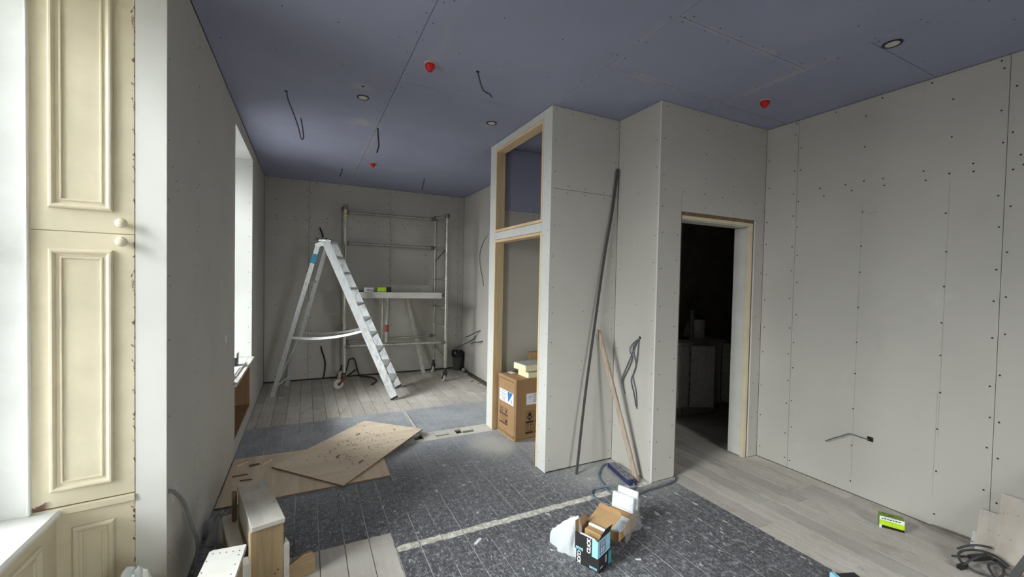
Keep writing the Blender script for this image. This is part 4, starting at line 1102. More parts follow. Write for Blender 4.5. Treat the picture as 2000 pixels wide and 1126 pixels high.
icon.lathe((-.0012, .298, .252), [(.012, 0), (.012, .001)], 10, (1, 0, 0)); icon.box(-.001, 0, .280, .318, .222, .232)
icon.box(-.001, 0, .226, .252, .243, .250); icon.box(-.001, 0, .175, .19, .225, .262)
icon.box(-.001, 0, .235, .244, .135, .175); icon.box(-.001, 0, .165, .2, .130, .150); icon.box(-.001, 0, .172, .192, .150, .168); icon.box(-.001, 0, .285, .31, .15, .154)
icon.build('handling_symbols', 'card_dark', CB, world=False)
# right face (normal -y)
rf = MB().box(.120, .30, -.001, 0, .345, .455); rf.build('paper_label', 'label_white', CB, world=False)
pm = MB()
for k in range(20):
    th = k*math.pi/10; pm.box(.165+.022*math.cos(th)-.002, .165+.022*math.cos(th)+.002, -.0016, -.001, .42+.022*math.sin(th)-.002, .42+.022*math.sin(th)+.002)
pm.box(.148, .182, -.0016, -.001, .416, .424)
for z in (.442, .425, .405, .385, .37):
    x = .20
    while x < .285:
        L = random.uniform(.008, .02); pm.box(x, x+L, -.0016, -.001, z-.0045, z+.0045); x += L+.005
pm.build('label_lettering', 'print_grey', CB, world=False)
ic = MB()
def rsq(x0, x1, z0, z1, w=.003):
    for a in ((x0, x1, z0, z0+w), (x0, x1, z1-w, z1), (x0, x0+w, z0, z1), (x1-w, x1, z0, z1)): ic.box(a[0], a[1], -.001, 0, a[2], a[3])
rsq(.118, .205, .180, .280); rsq(.118, .205, .075, .168); rsq(.225, .31, .180, .280); rsq(.225, .31, .075, .168)
ic.box(.118, .205, -.001, 0, .163, .182); ic.box(.118, .205, -.001, 0, .058, .076); ic.box(.225, .31, -.001, 0, .163, .182); ic.box(.225, .31, -.001, 0, .058, .076)
ic.lathe((.162, 0, .246), [(.022, 0), (.022, .0012)], 14, (0, -1, 0)); ic.box(.138, .186, -.0011, 0, .205, .214); ic.box(.133, .145, -.0011, 0, .212, .232); ic.box(.179, .191, -.0011, 0, .212, .232); ic.box(.15, .174, -.0011, 0, .188, .206)
for xa in (.145, .178):
    ic.box(xa-.002, xa+.002, -.0011, 0, .095, .145)
    ic.addf([(xa-.010, -.0011, .140), (xa+.010, -.0011, .140), (xa, -.0011, .160)], [(0,1,2)])
ic.box(.135, .19, -.0011, 0, .088, .093)
ic.build('handling_symbols', 'card_dark', CB, world=False)
def foam(x, y, z, w, d, h, rz, label):
    t = thing('foam_board', label, 'insulation', (x, y, z), rz, 'foam boards on the cardboard box')
    MB().cbox(0, w, 0, d, 0, h-.002, .004).build('foam_core', 'foam', t, world=False)
    MB().cbox(0, w, 0, d, h-.002, h, .0008).build('foil_facing', 'foil_face', t, world=False)
foam(1.965, 3.555, .601, .36, .20, .058, R(3), 'pale yellow foam board lying directly on the cardboard box')
foam(1.950, 3.585, .6595, .37, .22, .066, R(6), 'pale yellow foam board with grey facing, topmost on the cardboard box')
t = thing('small_carton', 'small brown carton behind the foam boards on the cardboard box', 'box', (2.24, 3.874, .601), R(3))
MB().cbox(-.10, .12, -.026, .034, 0, .20, .003).build('carton', 'cardboard_in', t, world=False); MB().box(-.102, .122, -.01, .015, .2, .2008).build('tape', 'cardboard', t, world=False)
t = MB().cbox(1.90, 1.95, 3.80, 3.90, .601, .606, .001).build('paper_label_loose', 'label_white', loc=(1.92, 3.85, .601)); tag(t, 'white scrap of paper on the top of the cardboard box behind the foam', 'paper')

# ------------------------------------------------------------------ leaning pieces in the alcove
cpts = [Vector((1.982, 2.742, .0)), Vector((2.07, 2.775, .60)), Vector((2.165, 2.80, 1.15)), Vector((2.27, 2.822, 1.75)), Vector((2.36, 2.832, 2.20)), Vector((2.405, 2.832, 2.55))]
cp = smoothpath(cpts, 4)
ct = thing('trunking_length', 'long dark grey trunking leaning in the alcove corner', 'trunking', cpts[0])
for k, (dx, dy) in enumerate(((0, 0), (.0122, .0065))):
    m = MB()
    hi = len(cp)
    for a, b in zip(cp, cp[1:hi]): m.bar(a+Vector((dx, dy, 0)), b+Vector((dx, dy, 0)), .017 if k == 0 else .007, .012, up=(0, -1, 0))
    m.build('trunking_strip', 'trunking' if k == 0 else 'grey_cable_dark', ct)
m = MB().bar((2.355, 2.452, .001), (2.243, 2.838, 1.155), .038, .020, up=(-.95, -.25, 0))
tag(m.build('leaning_batten', 'batten', loc=(2.355, 2.452, 0)), 'weathered brown batten leaning from the floor against the cupboard side wall', 'batten')

# ------------------------------------------------------------------ extension lead
ex = thing('extension_lead', 'navy blue multi socket extension lead on the floor in the alcove', 'extension lead', (2.30, 2.56, 0))
a, b = Vector((2.335, 2.735, 0)), Vector((2.272, 2.405, 0)); dx = (b-a).normalized(); sd = Vector((-dx.y, dx.x, 0))
MB().bar(a+Vector((0, 0, .020)), b+Vector((0, 0, .020)), .068, .034).build('socket_bar', 'navy', ex)
MB().bar(a+dx*.012+Vector((0, 0, .0395)), b-dx*.03+Vector((0, 0, .0395)), .058, .005).build('socket_top', 'navy_top', ex)
for k in range(4):
    q = a+dx*(.05+k*.066)+Vector((0, 0, .0425))
    m = MB(); m.bar(q-sd*.016-dx*.010, q-sd*.016+dx*.004, .007, .0015); m.bar(q+sd*.016-dx*.010, q+sd*.016+dx*.004, .007, .0015); m.bar(q-sd*.004+dx*.018, q+sd*.004+dx*.018, .005, .0015)
    m.build('socket_outlet', 'black_plastic', ex)
MB().bar(b-dx*.016+Vector((0, 0, .043)), b-dx*.006+Vector((0, 0, .043)), .02, .008).build('rocker', 'navy', ex)
Z = .008
MB().tube(smoothpath([(2.335, 2.742, .020), (2.318, 2.775, .012), (2.27, 2.765, Z), (2.19, 2.70, Z), (2.115, 2.62, Z), (2.062, 2.50, Z), (2.038, 2.41, Z), (2.043, 2.363, Z), (2.055, 2.30, Z), (2.08, 2.24, Z)]), .0072, 8).build('mains_flex', 'blue_cable', ex, smooth=True)
MB().tube(smoothpath([(2.270, 2.398, .020), (2.262, 2.372, .012), (2.235, 2.362, Z), (2.19, 2.352, Z+.014), (2.13, 2.39, Z), (2.097, 2.415, Z), (2.06, 2.45, Z+.015), (2.013, 2.47, Z+.004), (1.96, 2.475, Z), (1.915, 2.45, Z), (1.888, 2.40, Z), (1.885, 2.34, Z), (1.90, 2.28, Z), (1.935, 2.24, Z)]), .0072, 8).build('mains_flex', 'blue_cable', ex, smooth=True)
cable('floor_cable', [(2.715, 2.46, .009), (2.70, 2.40, .009), (2.675, 2.35, .009), (2.62, 2.318, .009), (2.506, 2.30, .009), (2.40, 2.297, .009), (2.32, 2.297, .009), (2.20, 2.28, .009), (2.12, 2.235, .009), (2.085, 2.19, .009)], .0072, 'grey_cable',
      'grey cable running over the floor from the doorway round the wall corner')

# ------------------------------------------------------------------ printed socket cartons
RZB = R(-68.0)
def face_front(u, z, rot=0, d=.0006):
    """matrix for text on the front-left face (normal -y of the local frame), u along +x"""
    return Matrix.Translation((u, -d, z)) @ Matrix.Rotation(rot, 4, 'Y') @ Matrix.Rotation(R(90), 4, 'X')
def face_right(v, z, rot=0, d=.0006):
    """text on the right face (normal +x), v along +y"""
    return Matrix.Translation((d, v, z)) @ Matrix.Rotation(-rot, 4, 'X') @ Matrix.Rotation(R(90), 4, 'Z') @ Matrix.Rotation(R(90), 4, 'X')
W_, D_ = .146, .134
k1 = thing('socket_carton', 'closed black and cyan carton on the floor under the open one', 'box', (1.423, 1.743, 0), RZB)
MB().cbox(-W_, 0, 0, D_, 0, .078, .0015).build('carton_body', 'box_black', k1, world=False)
MB().box(0, .0006, D_-.032, D_-.001, .002, .0765).build('cyan_band', 'teal', k1, world=False)
text_part('lettering', 'MODE', .016, 'cyan', k1, face_front(-.058, .010), bold=.0008)
text_part('lettering', 'CLiCK', .030, 'print_white', k1, face_front(-.136, .073, R(90)), bold=.001, sx_=.85)
text_part('lettering', 'CLiCK', .018, 'print_white', k1, face_right(.068, .072, R(90)), bold=.0006, sx_=.85)
text_part('lettering', 'MODE', .009, 'print_white', k1, face_right(.012, .022), bold=.0004)
Z2 = .079
k2 = thing('socket_carton', 'open black and cyan carton with raised flaps, topmost of the two by the white bag', 'box', (1.417, 1.748, Z2), RZB)
HB = .096
cb = MB(); th = .0022
cb.cur = 0
cb.box(-W_, 0, 0, th, 0, HB); cb.box(-th, 0, th, D_, 0, HB)
cb.box(-W_, -W_+th, th, D_, 0, HB); cb.box(-W_+th, -th, D_-th, D_, 0, HB); cb.box(-W_+th, -th, th, D_-th, 0, th)
cb.build('carton_body', 'box_black', k2, world=False)
il = MB(); il.box(-W_+th, -W_+th+.0008, th, D_-th, .003, HB+.001); il.box(-W_+th, -th, D_-th-.0008, D_-th, .003, HB+.001); il.box(-th-.0008, -th, th, D_-th, .003, HB); il.box(-W_+th, -th, th, th+.0008, .003, HB)
il.build('carton_inside', 'cardboard_in', k2, world=False)
# raised flap on the far-left side, a raised flap on the right and the lid folded back
fp = MB(); fp.addf([(-W_, .004, HB), (-W_, D_-.004, HB), (-W_-.004, D_-.014, HB+.052), (-W_-.004, .006, HB+.054)], [(0,1,2,3)])
fp.addf([(-W_+.0015, .004, HB), (-W_+.0015, D_-.004, HB), (-W_-.0025, D_-.014, HB+.052), (-W_-.0025, .006, HB+.054)], [(3,2,1,0)]); fp.build('side_flap', 'cardboard_in', k2, world=False)
fp = MB(); q0 = [(0, .002, HB), (0, D_-.002, HB), (.018, D_-.010, HB+.050), (.010, .060, HB+.045)]
fp.addf(q0+[(x-.0018, y, z) for x, y, z in q0], [(0,1,2,3),(7,6,5,4),(0,4,5,1),(1,5,6,2),(2,6,7,3),(3,7,4,0)]); fp.build('side_flap', 'box_black', k2, world=False)
def plate(pts, off):
    m = MB(); q = [Vector(p) for p in pts]; n = (q[1]-q[0]).cross(q[-1]-q[0]).normalized()*off; k = len(q)
    m.addf(q+[p+n for p in q], [tuple(range(k)), tuple(range(2*k-1, k-1, -1))]+[(i, k+i, k+(i+1) % k, (i+1) % k) for i in range(k)]); return m
plate([(-W_, D_, HB), (0, D_, HB), (.004, D_+.120, HB+.030), (-W_-.002, D_+.122, HB+.034)], .002).build('lid', 'cardboard_in', k2, world=False)
plate([(-W_-.002, D_+.122, HB+.034), (.004, D_+.120, HB+.030), (.001, D_+.128, HB+.048), (-.012, D_+.130, HB+.055), (-W_+.012, D_+.132, HB+.058), (-W_, D_+.128, HB+.052)], .002).build('lid_tuck', 'cardboard', k2, world=False)
fr_ = plate([(-W_+.03, .0, HB), (-.01, .0, HB), (-.02, -.004, HB+.010), (-.085, -.006, HB+.014), (-W_+.036, -.003, HB+.008)], .0015); fr_.build('torn_edge', 'print_white', k2, world=False)
MB().cbox(-W_+.030, -.012, .050, .108, .004, HB+.006, .004).build('inner_carton', 'cardboard_in', k2, world=False)
MB().cbox(-W_+.026, -.010, .094, .113, .006, HB+.016, .006).build('wrapped_socket', 'foil', k2, world=False)
MB().box(-.036, .0006, -.0006, 0, .0, HB-.001).build('cyan_band', 'cyan', k2, world=False)
MB().box(0, .0006, -.0006, D_-.001, .0, HB-.001).build('cyan_band', 'cyan', k2, world=False)
MB().box(.0006, .0011, .020, .085, .010, .084).build('grey_label', 'print_grey', k2, world=False)
pm = MB()
for z in (.074, .066, .058):
    y = .028
    while y < .075: L = random.uniform(.005, .014); pm.box(.0011, .0015, y, y+L, z, z+.003); y += L+.004
for z in (.02, .036): pm.box(.0011, .0015, .03, .045, z, z+.011); pm.box(.0011, .0015, .055, .068, z, z+.011)
pm.build('label_lettering', 'print_white', k2, world=False)
text_part('lettering', 'CLiCK', .031, 'print_white', k2, face_front(-.046, .008, R(-90)), bold=.0012, sx_=.95)
text_part('lettering', 'MODE', .016, 'cyan', k2, face_front(-.138, .006), bold=.0008)
MB().box(-W_+.001, -.092, -.0007, 0, .0005, .0035).build('cyan_band', 'teal', k2, world=False)

# polythene bag beside the boxes (draped sheet with folds)
def crumple(name, c, rx, ry, hz, rz, mat, label, cat, seed, flat=.0, dents=.35, seg=(20, 9), loc=None, bias=(0, 0), tip=0, pw=.8):
    rnd = random.Random(seed); m = MB(); vs = []; fs = []
    na, nb = seg; ph = [rnd.uniform(0, 6.28) for _ in range(6)]
    for j in range(nb+1):
        t = j/nb; el_ = t*math.pi/2
        for i in range(na):
            a = 2*math.pi*i/na
            k = 1+dents*(.35*math.sin(3*a+ph[0]+2*t)+.3*math.sin(5*a+ph[1]-3*t)+.25*math.sin(8*a+ph[2]+5*t))*(.4+.6*math.sin(math.pi*min(1, t+.2)))
            rr_ = math.cos(el_)**pw*k
            k += .10*dents*math.sin(13*a+ph[4]+4*t)*t
            x = rx*rr_*math.cos(a)*(1+tip*max(0, -math.cos(a))**3*(1-t))+bias[0]*t; y = ry*rr_*math.sin(a)+bias[1]*t
            z = hz*math.sin(el_)*(1+dents*.35*math.sin(4*a+ph[3]+3*t)+rnd.uniform(-.06, .06)*dents*2)
            if j == 0: z = 0
            vs.append((x, y, max(z, 0)))
    for j in range(nb):
        for i in range(na):
            fs.append((j*na+i, j*na+(i+1) % na, (j+1)*na+(i+1) % na, (j+1)*na+i))
    fs.append(tuple(nb*na+i for i in range(na)))
    m.addf(vs, fs); m.xf(Matrix.Translation(c) @ Matrix.Rotation(rz, 4, 'Z'))
    o = m.build(name, mat, loc=c, smooth=True); return tag(o, label, cat)
wbl = Matrix.Translation((1.423, 1.743, 0)) @ Matrix.Rotation(RZB, 4, 'Z') @ Vector((-.238, .072, 0))
crumple('polythene_bag', tuple(wbl), .082, .066, .20, RZB, 'bag', 'white polythene bag standing against the left side of the black cartons', 'bag', 12, dents=.42, seg=(46, 18), bias=(.085, -.035), tip=.45, pw=1.25)

# brown tray of wrapped sockets behind
k3 = thing('socket_tray', 'brown carton tray of wrapped white sockets behind the black cartons', 'box', (1.700, 1.908, 0), RZB)
TW, TD, TH = .150, .250, .058
m = MB(); m.box(-TW, 0, 0, .003, 0, TH); m.box(-TW, 0, TD-.003, TD, 0, TH+.03); m.box(-TW, -TW+.003, .003, TD-.003, 0, TH+.02); m.box(-.003, 0, .003, TD-.003, 0, TH); m.box(-TW+.003, -.003, .003, TD-.003, 0, .003)
m.build('tray', 'cardboard', k3, world=False)
MB().cbox(-TW+.005, .001, .150, .246, .060, .108, .003).build('upper_carton', 'cardboard', k3, world=False)
film = MB(); vs = []; rnd = random.Random(5)
nn = 14
for i in range(nn+1):
    for j in range(7):
        a = i/nn; b = j/6
        y = .02+.245*a; x = .012+.012*math.sin(a*9+b*4)+rnd.uniform(-.003, .003)+.018*(1-b)
        z = .004+b*(.075+.085*min(1, a*1.3)); vs.append((x, y, z))
fs = [(i*7+j, i*7+j+1, (i+1)*7+j+1, (i+1)*7+j) for i in range(nn) for j in range(6)]
film.addf(vs, fs).build('clear_wrap', 'film', k3, world=False, smooth=True)
def sockpack(y0, y1, z0, z1, tilt, label, x0=-.136, x1=.004, gold=True):
    p = k3; M_ = WM[k3.name]
    loc = M_ @ Vector(((x0+x1)/2, (y0+y1)/2, z0))
    t = thing('wrapped_socket', label, 'socket', loc, RZB, 'wrapped sockets in the brown tray')
    t.rotation_euler = (tilt, 0, RZB)
    w = (x1-x0)/2; d = (y1-y0)/2; h_ = z1-z0
    MB().cbox(-w, w, -d, d, 0, h_, .005).build('white_plate', 'foil', t, world=False)
    if gold: MB().cbox(w-.012, w+.0015, -d+.003, d-.003, .004, h_-.006, .001).build('card_end', 'gold_card', t, world=False)
    else: MB().box(-w+.01, w-.008, -d-.0008, -d, .012, .016).build('plate_edge', 'dim_plastic', t, world=False)
sockpack(.012, .066, .004, .066, 0, 'front wrapped white socket lying lowest in the brown tray')
sockpack(.082, .138, .004, .092, 0, 'middle wrapped white socket in the brown tray')
sockpack(.158, .186, .109, .205, R(-8), 'large white wrapped plate standing upright at the front of the upper tray carton', -.135, .010, False)
sockpack(.212, .232, .109, .228, R(-6), 'tallest white wrapped plate standing rearmost in the tray', -.125, .015, False)

# ------------------------------------------------------------------ right foreground
gb = thing('green_carton', 'small open green and lime screw carton on the floor by the right wall', 'box', (3.43, 1.27, 0))
a = Vector((3.388, 1.318, 0)); b = Vector((3.447, 1.212, 0)); ux_ = (b-a).normalized(); uy_ = Vector((-ux_.y, ux_.x, 0)); L = (b-a).length
GM = Matrix((( ux_.x, uy_.x, 0, a.x), (ux_.y, uy_.y, 0, a.y), (0, 0, 1, 0), (0, 0, 0, 1)))
def gpart(n_, mat, *bx_): MB().box(*bx_).xf(GM).build(n_, mat, gb)
gd = .065; gh = .078
gpart('carton_top', 'green', 0, L, 0, gd, gh-.002, gh); gpart('carton_side', 'green', 0, .0015, 0, gd, 0, gh-.002); gpart('carton_side', 'box_black', L-.0015, L, 0, gd, 0, gh-.002)
gpart('carton_back', 'green', .0015, L-.0015, gd-.0015, gd, 0, gh-.002); gpart('carton_base', 'cardboard_in', .0015, L-.0015, .0015, gd-.0015, 0, .0015)
gpart('white_band', 'print_white', .0, L, -.0015, 0, .052, gh-.002)
plate([(.0, -.001, .052), (L, -.001, .052), (L-.002, -.020, .030), (L-.012, -.022, .027), (.008, -.022, .030), (.0, -.020, .033)], .0015).xf(GM).build('lime_flap', 'lime', gb)
gpart('carton_inside', 'void', .0015, L-.0015, .002, .004, .0015, .05)
gpart('front_corner', 'print_white', .0, .012, -.001, 0, 0, .05)
pm = MB(); x = .01
while x < L-.02:
    q = random.uniform(.004, .012); pm.box(x, x+q, -.0022, -.0015, .060, .066); x += q+.005
pm.xf(GM).build('printed_lettering', 'box_black', gb)
pm = MB().box(.045, .075, .026, .036, gh, gh+.0005); pm.box(.015, .035, .045, .05, gh, gh+.0005); pm.xf(GM).build('printed_lettering', 'box_black', gb)

ow = MB().bar((3.685, 1.165, .012), (3.712, .965, .012), .04, .022)
tag(ow.build('timber_offcut', 'old_wood', loc=(3.70, 1.07, 0)), 'rough dark timber offcut on the floor along the right wall', 'offcut')
# stacked boards leaning against the right wall
def lean(y0, y1, zt, x0, x1, th_, mat, label, notch=None):
    n = Vector((zt, 0, x1-x0)).normalized()    # normal away from wall leaning
    m = MB()
    P = [Vector((x0, y0, 0)), Vector((x0, y1, 0)), Vector((x1, y1, zt)), Vector((x1, y0, zt))]
    o_ = Vector((-zt, 0, (x1-x0))).normalized()*th_
    m.addf(P+[q+o_ for q in P], [(3,2,1,0),(4,5,6,7),(0,1,5,4),(1,2,6,5),(2,3,7,6),(3,0,4,7)])
    return tag(m.build('board_offcut', mat, loc=(x0, (y0+y1)/2, 0)), label, 'board')
lean(.78, .985, .075, 3.690, 3.726, .008, 'board_pale_lit', 'pale plaster offcut leaning behind the brown board on the right wall')
lean(.30, .955, .235, 3.655, 3.714, .012, 'ply_old', 'brown plywood offcut leaning on the right wall above the cable coil')
lean(.20, .872, .365, 3.634, 3.7205, .012, 'ply_old', 'taller brown plywood offcut leaning at the right edge of the picture')
for k, (x, y, zt, lab) in enumerate(((3.50, .745, .60, 'outer dark steel edged length leaning at the lower right edge'), (3.545, .69, .66, 'inner grey metal length leaning at the lower right edge'))):
    m = MB().bar((x-.02, y+.02, 0), (3.66+.03*k, y-.18, zt), .016, .030, up=(0, 1, 0))
    tag(m.build('metal_track', 'steel_dark' if k == 0 else 'galv_dark', loc=(x-.02, y+.02, 0)), lab, 'metal strip')

def coil():
    t = thing('cable_coil', 'tangled dark grey cable coil on the floor by the right wall boards', 'cable', (3.47, .87, 0))
    rnd = random.Random(3)
    P1 = [(3.40, .98, .012), (3.44, .94, .02), (3.48, .905, .035), (3.53, .865, .03), (3.545, .835, .02), (3.54, .80, .012)]
    P2 = [(3.37, .80, .012), (3.335, .86, .012), (3.36, .93, .02), (3.42, .955, .04), (3.50, .93, .05), (3.55, .885, .05), (3.575, .84, .035), (3.57, .80, .012)]
    P3 = [(3.30, .915, .012), (3.36, .90, .04), (3.42, .885, .055), (3.49, .865, .05), (3.54, .84, .035), (3.555, .80, .012)]
    P4 = [(3.43, .965, .055), (3.50, .945, .065), (3.56, .912, .07), (3.625, .885, .055)]
    P5 = [(3.36, .80, .012), (3.44, .845, .025), (3.50, .835, .03), (3.515, .81, .02), (3.45, .79, .012), (3.37, .79, .012)]
    for P in (P1, P2, P3, P4, P5): MB().tube(smoothpath(P), .0062, 8).build('cable_strand', 'grey_cable_dark', t, smooth=True)
    MB().bar((3.40, .905, .045), (3.50, .86, .052), .03, .022).build('connector', 'black_plastic', t)
    MB().bar((3.295, .92, .012), (3.345, .905, .022), .022, .02).build('plug', 'black_plastic', t)
coil()
bt = thing('tape_box', 'black and pale blue box lying on the floor at the bottom edge', 'box', (2.56, 1.13, 0), R(-20))
MB().cbox(-.02, .09, -.10, .036, 0, .040, .003).build('box_body', 'box_black', bt, world=False)
MB().cbox(-.048, -.0205, -.10, .047, 0, .042, .004).build('blue_end', 'cyan', bt, world=False)
MB().box(-.11, -.0485, -.08, .022, .002, .006).build('white_flap', 'print_white', bt, world=False)

# ------------------------------------------------------------------ wooden hop-ups at lower left
def hopA():
    a = R(13.6)
    t = thing('hop_up', 'wooden hop-up step with a plaster spattered top board, behind the whiter one', 'step', (-.16, 2.33, 0), a)
    w, L, z = .146, .50, .36
    MB().cbox(-w/2, w/2, -.012, L, z-.026, z, .003).build('top_board', 'dusty_ply', t, world=False)
    MB().cbox(-w/2+.004, w/2-.004, .0, .024, .0, z-.0265, .002).build('front_board', 'timber', t, world=False)
    MB().cbox(-w/2+.004, w/2-.004, L-.04, L-.016, .0, z-.0265, .002).build('back_board', 'timber', t, world=False)
    MB().cbox(-w/2+.004, -w/2+.022, .0245, L-.0405, .20, z-.0265, .002).build('side_rail', 'dusty_ply', t, world=False)
    MB().cbox(-w/2-.006, -w/2+.0035, .0, .03, .05, z-.03, .002).build('corner_strip', 'pine_z', t, world=False)
    MB().cbox(-w/2-.070, -w/2-.0065, .14, L+.04, .165, .185, .003).build('lower_tread', 'dusty_ply', t, world=False)
    MB().cbox(-w/2-.066, -w/2-.010, .15, .172, .0, .1645, .002).build('lower_leg', 'timber', t, world=False)
    MB().cbox(-w/2-.066, -w/2-.010, L-.0, L+.022, .0, .1645, .002).build('lower_leg', 'timber', t, world=False)
    MB().cbox(-w/2-.030, -w/2-.0065, L-.06, L-.035, .186, z-.01, .002).build('back_post', 'brown_stud', t, world=False)
    pk = MB().prism([(w/2-.0035, -.004), (w/2+.022, -.004), (w/2+.022, .030), (w/2-.0035, .030)], .0, .215); pk.addf([(w/2-.0035, -.004, .215), (w/2+.022, -.004, .215), (w/2+.022, .030, .215), (w/2-.0035, .030, .215), (w/2+.009, .026, .240)], [(0,1,4),(1,2,4),(2,3,4),(3,0,4)])
    pk.build('corner_peg', 'dusty_ply', t, world=False)
    pk = MB().cbox(-w/2-.036, -w/2-.0065, -.03, .03, .0, .205, .003); pk.build('corner_peg', 'dusty_ply', t, world=False)
    # rounded side board on the floor to the right
    poly = [(0, 0)]
    P = [(.0, .0), (.150, .0), (.150, .085), (.146, .102), (.134, .114), (.118, .118), (.09, .116), (.0, .075)]
    m = MB(); n = len(P)
    vs = [(w/2-.003+p[0], .012, p[1]) for p in P]+[(w/2-.003+p[0], .032, p[1]) for p in P]
    m.addf(vs, [tuple(range(n)), tuple(range(2*n-1, n-1, -1))]+[(i, n+i, n+(i+1) % n, (i+1) % n) for i in range(n)])
    m.build('rounded_foot_board', 'timber_y', t, world=False)
    s = MB()
    for (u, zz) in ((-.03, .06), (.0, .075), (.03, .085), (.045, .10), (-.035, .03), (.055, .045), (.05, .02), (.0, .03)): s.lathe((u, -.0005, zz), [(.0035, 0), (.0035, .001)], 6, (0, -1, 0))
    o = s.build('screw_heads', 'screw', t, world=False); o['kind'] = 'stuff'
hopA()
def hopB():
    a = R(-3)
    t = thing('hop_up', 'wooden hop-up with a white painted top board, nearest at the bottom edge', 'step', (-.30, 1.80, 0), a)
    z = .42
    plateP = [(-.078, -.30), (.056, -.30), (.064, .268), (-.058, .272), (-.067, .262)]
    MB().prism(plateP, z-.022, z).build('top_board', 'hop_white', t, world=False)
    MB().cbox(.030, .052, -.28, .262, .0, z-.0225, .002).build('side_board', 'timber_y', t, world=False)
    MB().cbox(-.062, -.044, -.28, .258, .0, z-.0225, .002).build('side_board', 'timber_y', t, world=False)
    MB().cbox(-.0435, .0295, .10, .12, .10, z-.0225, .002).build('cross_rail', 'timber_y', t, world=False)
    s = MB()
    for k in range(5): s.lathe((-.05+.024*k, .245-.004*k, z), [(.003, 0), (.003, .0006)], 6)
    for k in range(4): s.lathe((.048-.002*k, .20-.06*k, z), [(.003, 0), (.003, .0006)], 6); s.lathe((-.062, .20-.07*k, z), [(.003, 0), (.003, .0006)], 6)
    o = s.build('screw_heads', 'screw', t, world=False); o['kind'] = 'stuff'
hopB()
crumple('polythene_bag', (-.455, 2.985, 0), .085, .11, .115, .3, 'bag_grey', 'crumpled grey polythene bag on the floor against the left wall', 'bag', 4, dents=.5)
crumple('polythene_sack', (-.60, 2.085, 0), .10, .085, .372, .2, 'bag', 'clear crumpled polythene sack in front of the cream panelling at lower left', 'bag', 9, dents=.35, seg=(26, 14))

# ------------------------------------------------------------------ scraps on the floor
for (x, y, L, th_, mat, lab) in ((1.467, 3.301, .022, .3, 'leaf', 'small yellow scrap on the dark floor before the cupboard'),
                            (.935, 2.27, .06, .62, 'print_white', 'pale plaster crumb smeared on the dark floor below the plaster line'),
                            (2.19, 5.23, .05, .1, 'label_white', 'white scrap on the bare boards beside the cupboard corner'),
                            (2.36, 6.40, .06, .2, 'label_white', 'white scrap on the floor in front of the waste bin'),
                            (2.28, 5.90, .07, .5, 'dark_stick', 'longer dark splinter on the bare boards at the far right wall'),
                            (2.33, 5.74, .05, .2, 'dark_stick', 'shorter dark splinter on the bare boards at the far right wall'),
                            (1.70, 1.74, .03, -.5, 'label_white', 'thin white scrap on the dark floor right of the brown tray'),
                            (-.28, 6.0, .05, .1, 'label_white', 'pale sliver on the floor at the rear ladder foot')):
    d = Vector((math.cos(th_), math.sin(th_), 0))*L*.5
    o = MB().bar(Vector((x, y, .004))-d, Vector((x, y, .004))+d, L*.28, .005).build('floor_scrap', mat, loc=(x, y, 0)); tag(o, lab, 'scrap')
o = MB().lathe((2.40, 6.62, 0), [(.028, 0), (.030, .006), (.030, .04), (.026, .046), (.010, .046)], 14).build('tape_roll', 'dim_plastic', loc=(2.40, 6.62, 0), smooth=True); tag(o, 'small white tape roll on the floor beside the waste bin', 'tape')
o = MB().bar((1.037, 4.28, .004), (1.043, 4.86, .004), .016, .006).build('timber_sliver', 'dusty_ply', loc=(1.04, 4.57, 0)); tag(o, 'long pale timber sliver lying in a floor joint beyond the plywood', 'sliver')

# ------------------------------------------------------------------ kitchen units in the dark room
YU = 3.373
kc = thing('base_cabinet', 'white kitchen base cabinet with both doors open in the dark room', 'cabinet', (4.28, 3.66, 0))
def kp(n_, mat, *a): return MB().cbox(*a, .0015).build(n_, mat, kc)
kp('side_panel', 'cab', 3.99, 4.008, YU, 3.95, .12, .862); kp('side_panel', 'cab', 4.54, 4.558, YU, 3.95, .12, .862); kp('base_panel', 'cab', 4.008, 4.54, YU, 3.95, .12, .138); kp('back_panel', 'cab', 4.008, 4.54, 3.935, 3.95, .138, .862); kp('plinth', 'cab', 4.008, 4.54, 3.44, 3.455, .0, .1195)
kp('top_rail', 'cab', 4.008, 4.54, YU+.01, YU+.03, .80, .862)
def kdoor(hx, hy, ang, sgn, name='door'):
    m = MB(); w = .274
    m.cbox(0, w, -.009, .009, 0, .715, .003)
    prof = [(0, 0), (.004, -.0), (.010, .0035), (.018, .0005), (.026, .0005), (.034, .004)]
    ringmould(m, .055, w-.055, .06, .655, [(0, .009), (.006, .013), (.016, .0095), (.030, .0095), (.04, .0125)], 'y', -1)
    m.xf(Matrix.Translation((hx, hy, .135)) @ Matrix.Rotation(ang, 4, 'Z'))
    o = m.build(name, 'cab', kc)
    h_ = MB()
    for z in (.10, .60):
        h_.box(.0, .055, .0095*sgn-.004, .0095*sgn+.012*sgn, z, z+.03)
    h_.xf(Matrix.Translation((hx, hy, .135)) @ Matrix.Rotation(ang, 4, 'Z')).build('hinge', 'steel_dark', o)
kdoor(4.002, YU-.016, R(-28), 1)
kdoor(4.552, YU-.016, R(-38), 1)
k2c = thing('base_cabinet', 'closed white kitchen base cabinet left of the open one in the dark room', 'cabinet', (3.80, 3.66, 0))
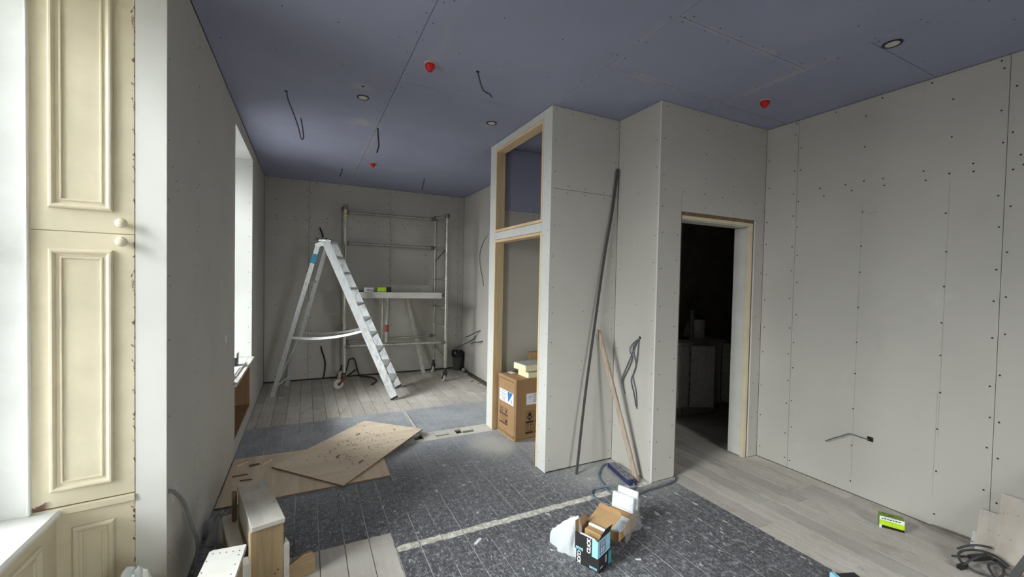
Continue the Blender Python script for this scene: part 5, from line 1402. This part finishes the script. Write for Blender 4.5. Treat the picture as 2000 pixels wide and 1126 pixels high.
MB().cbox(3.50, 3.985, YU, 3.95, .12, .862, .002).build('carcass', 'cab', k2c); MB().cbox(3.52, 3.98, 3.44, 3.455, 0, .1195, .001).build('plinth', 'cab', k2c)
m = MB().cbox(3.505, 3.98, YU-.019, YU-.001, .14, .85, .003); ringmould(m, 3.57, 3.92, .2, .79, [(0, -YU+.019), (.006, -YU+.023), (.016, -YU+.0195), (.04, -YU+.0225)], 'y', -1); m.build('door', 'cab', k2c)
wt_ = MB().cbox(3.48, 4.60, YU-.035, 3.955, .863, .895, .004).build('worktop', 'worktop', loc=(4.04, 3.66, .863)); tag(wt_, 'pale worktop over the kitchen cabinets in the dark room', 'worktop')
cable('cabinet_hose', [(4.45, 3.80, .14), (4.44, 3.70, .25), (4.36, 3.66, .42), (4.44, 3.68, .50), (4.51, 3.72, .42), (4.47, 3.74, .30), (4.36, 3.72, .20), (4.30, 3.78, .14)], .010, 'black_plastic', 'black hose looped inside the open kitchen cabinet', 'hose')
pt = thing('kitchen_roll', 'white kitchen roll standing on the dark room worktop', 'roll', (4.38, 3.56, .895))
MB().lathe((4.38, 3.56, .895), [(.060, 0), (.062, .003), (.062, .222), (.060, .225), (.02, .225)], 24).build('paper_roll', 'tissue', pt, smooth=True)
tb2 = thing('caulk_tube', 'slim pale tube standing behind the kitchen roll', 'tube', (4.42, 3.70, .895))
MB().lathe((4.42, 3.70, .895), [(.026, 0), (.026, .33), (.024, .335)], 16).build('tube_body', 'dim_plastic', tb2, smooth=True); MB().lathe((4.42, 3.70, 1.23), [(.012, 0), (.008, .03)], 10).build('tube_tip', 'black_plastic', tb2, smooth=True)
m = MB().prism([(4.17, .0), (4.30, .0), (4.30, .18), (4.27, .19)], 0, .004)
m.xf(Matrix.Translation((0, 3.62, .898)) @ Matrix.Rotation(R(80), 4, 'X')); tag(m.build('folded_card', 'dim_plastic', loc=(4.24, 3.62, .895)), 'pale folded card propped left of the kitchen roll', 'card')
o = MB().cbox(4.02, 4.14, 3.50, 3.60, .8955, .925, .004).build('dark_pouch', 'black_plastic', loc=(4.08, 3.55, .8955)); tag(o, 'dark flat pouch on the dark room worktop', 'pouch')
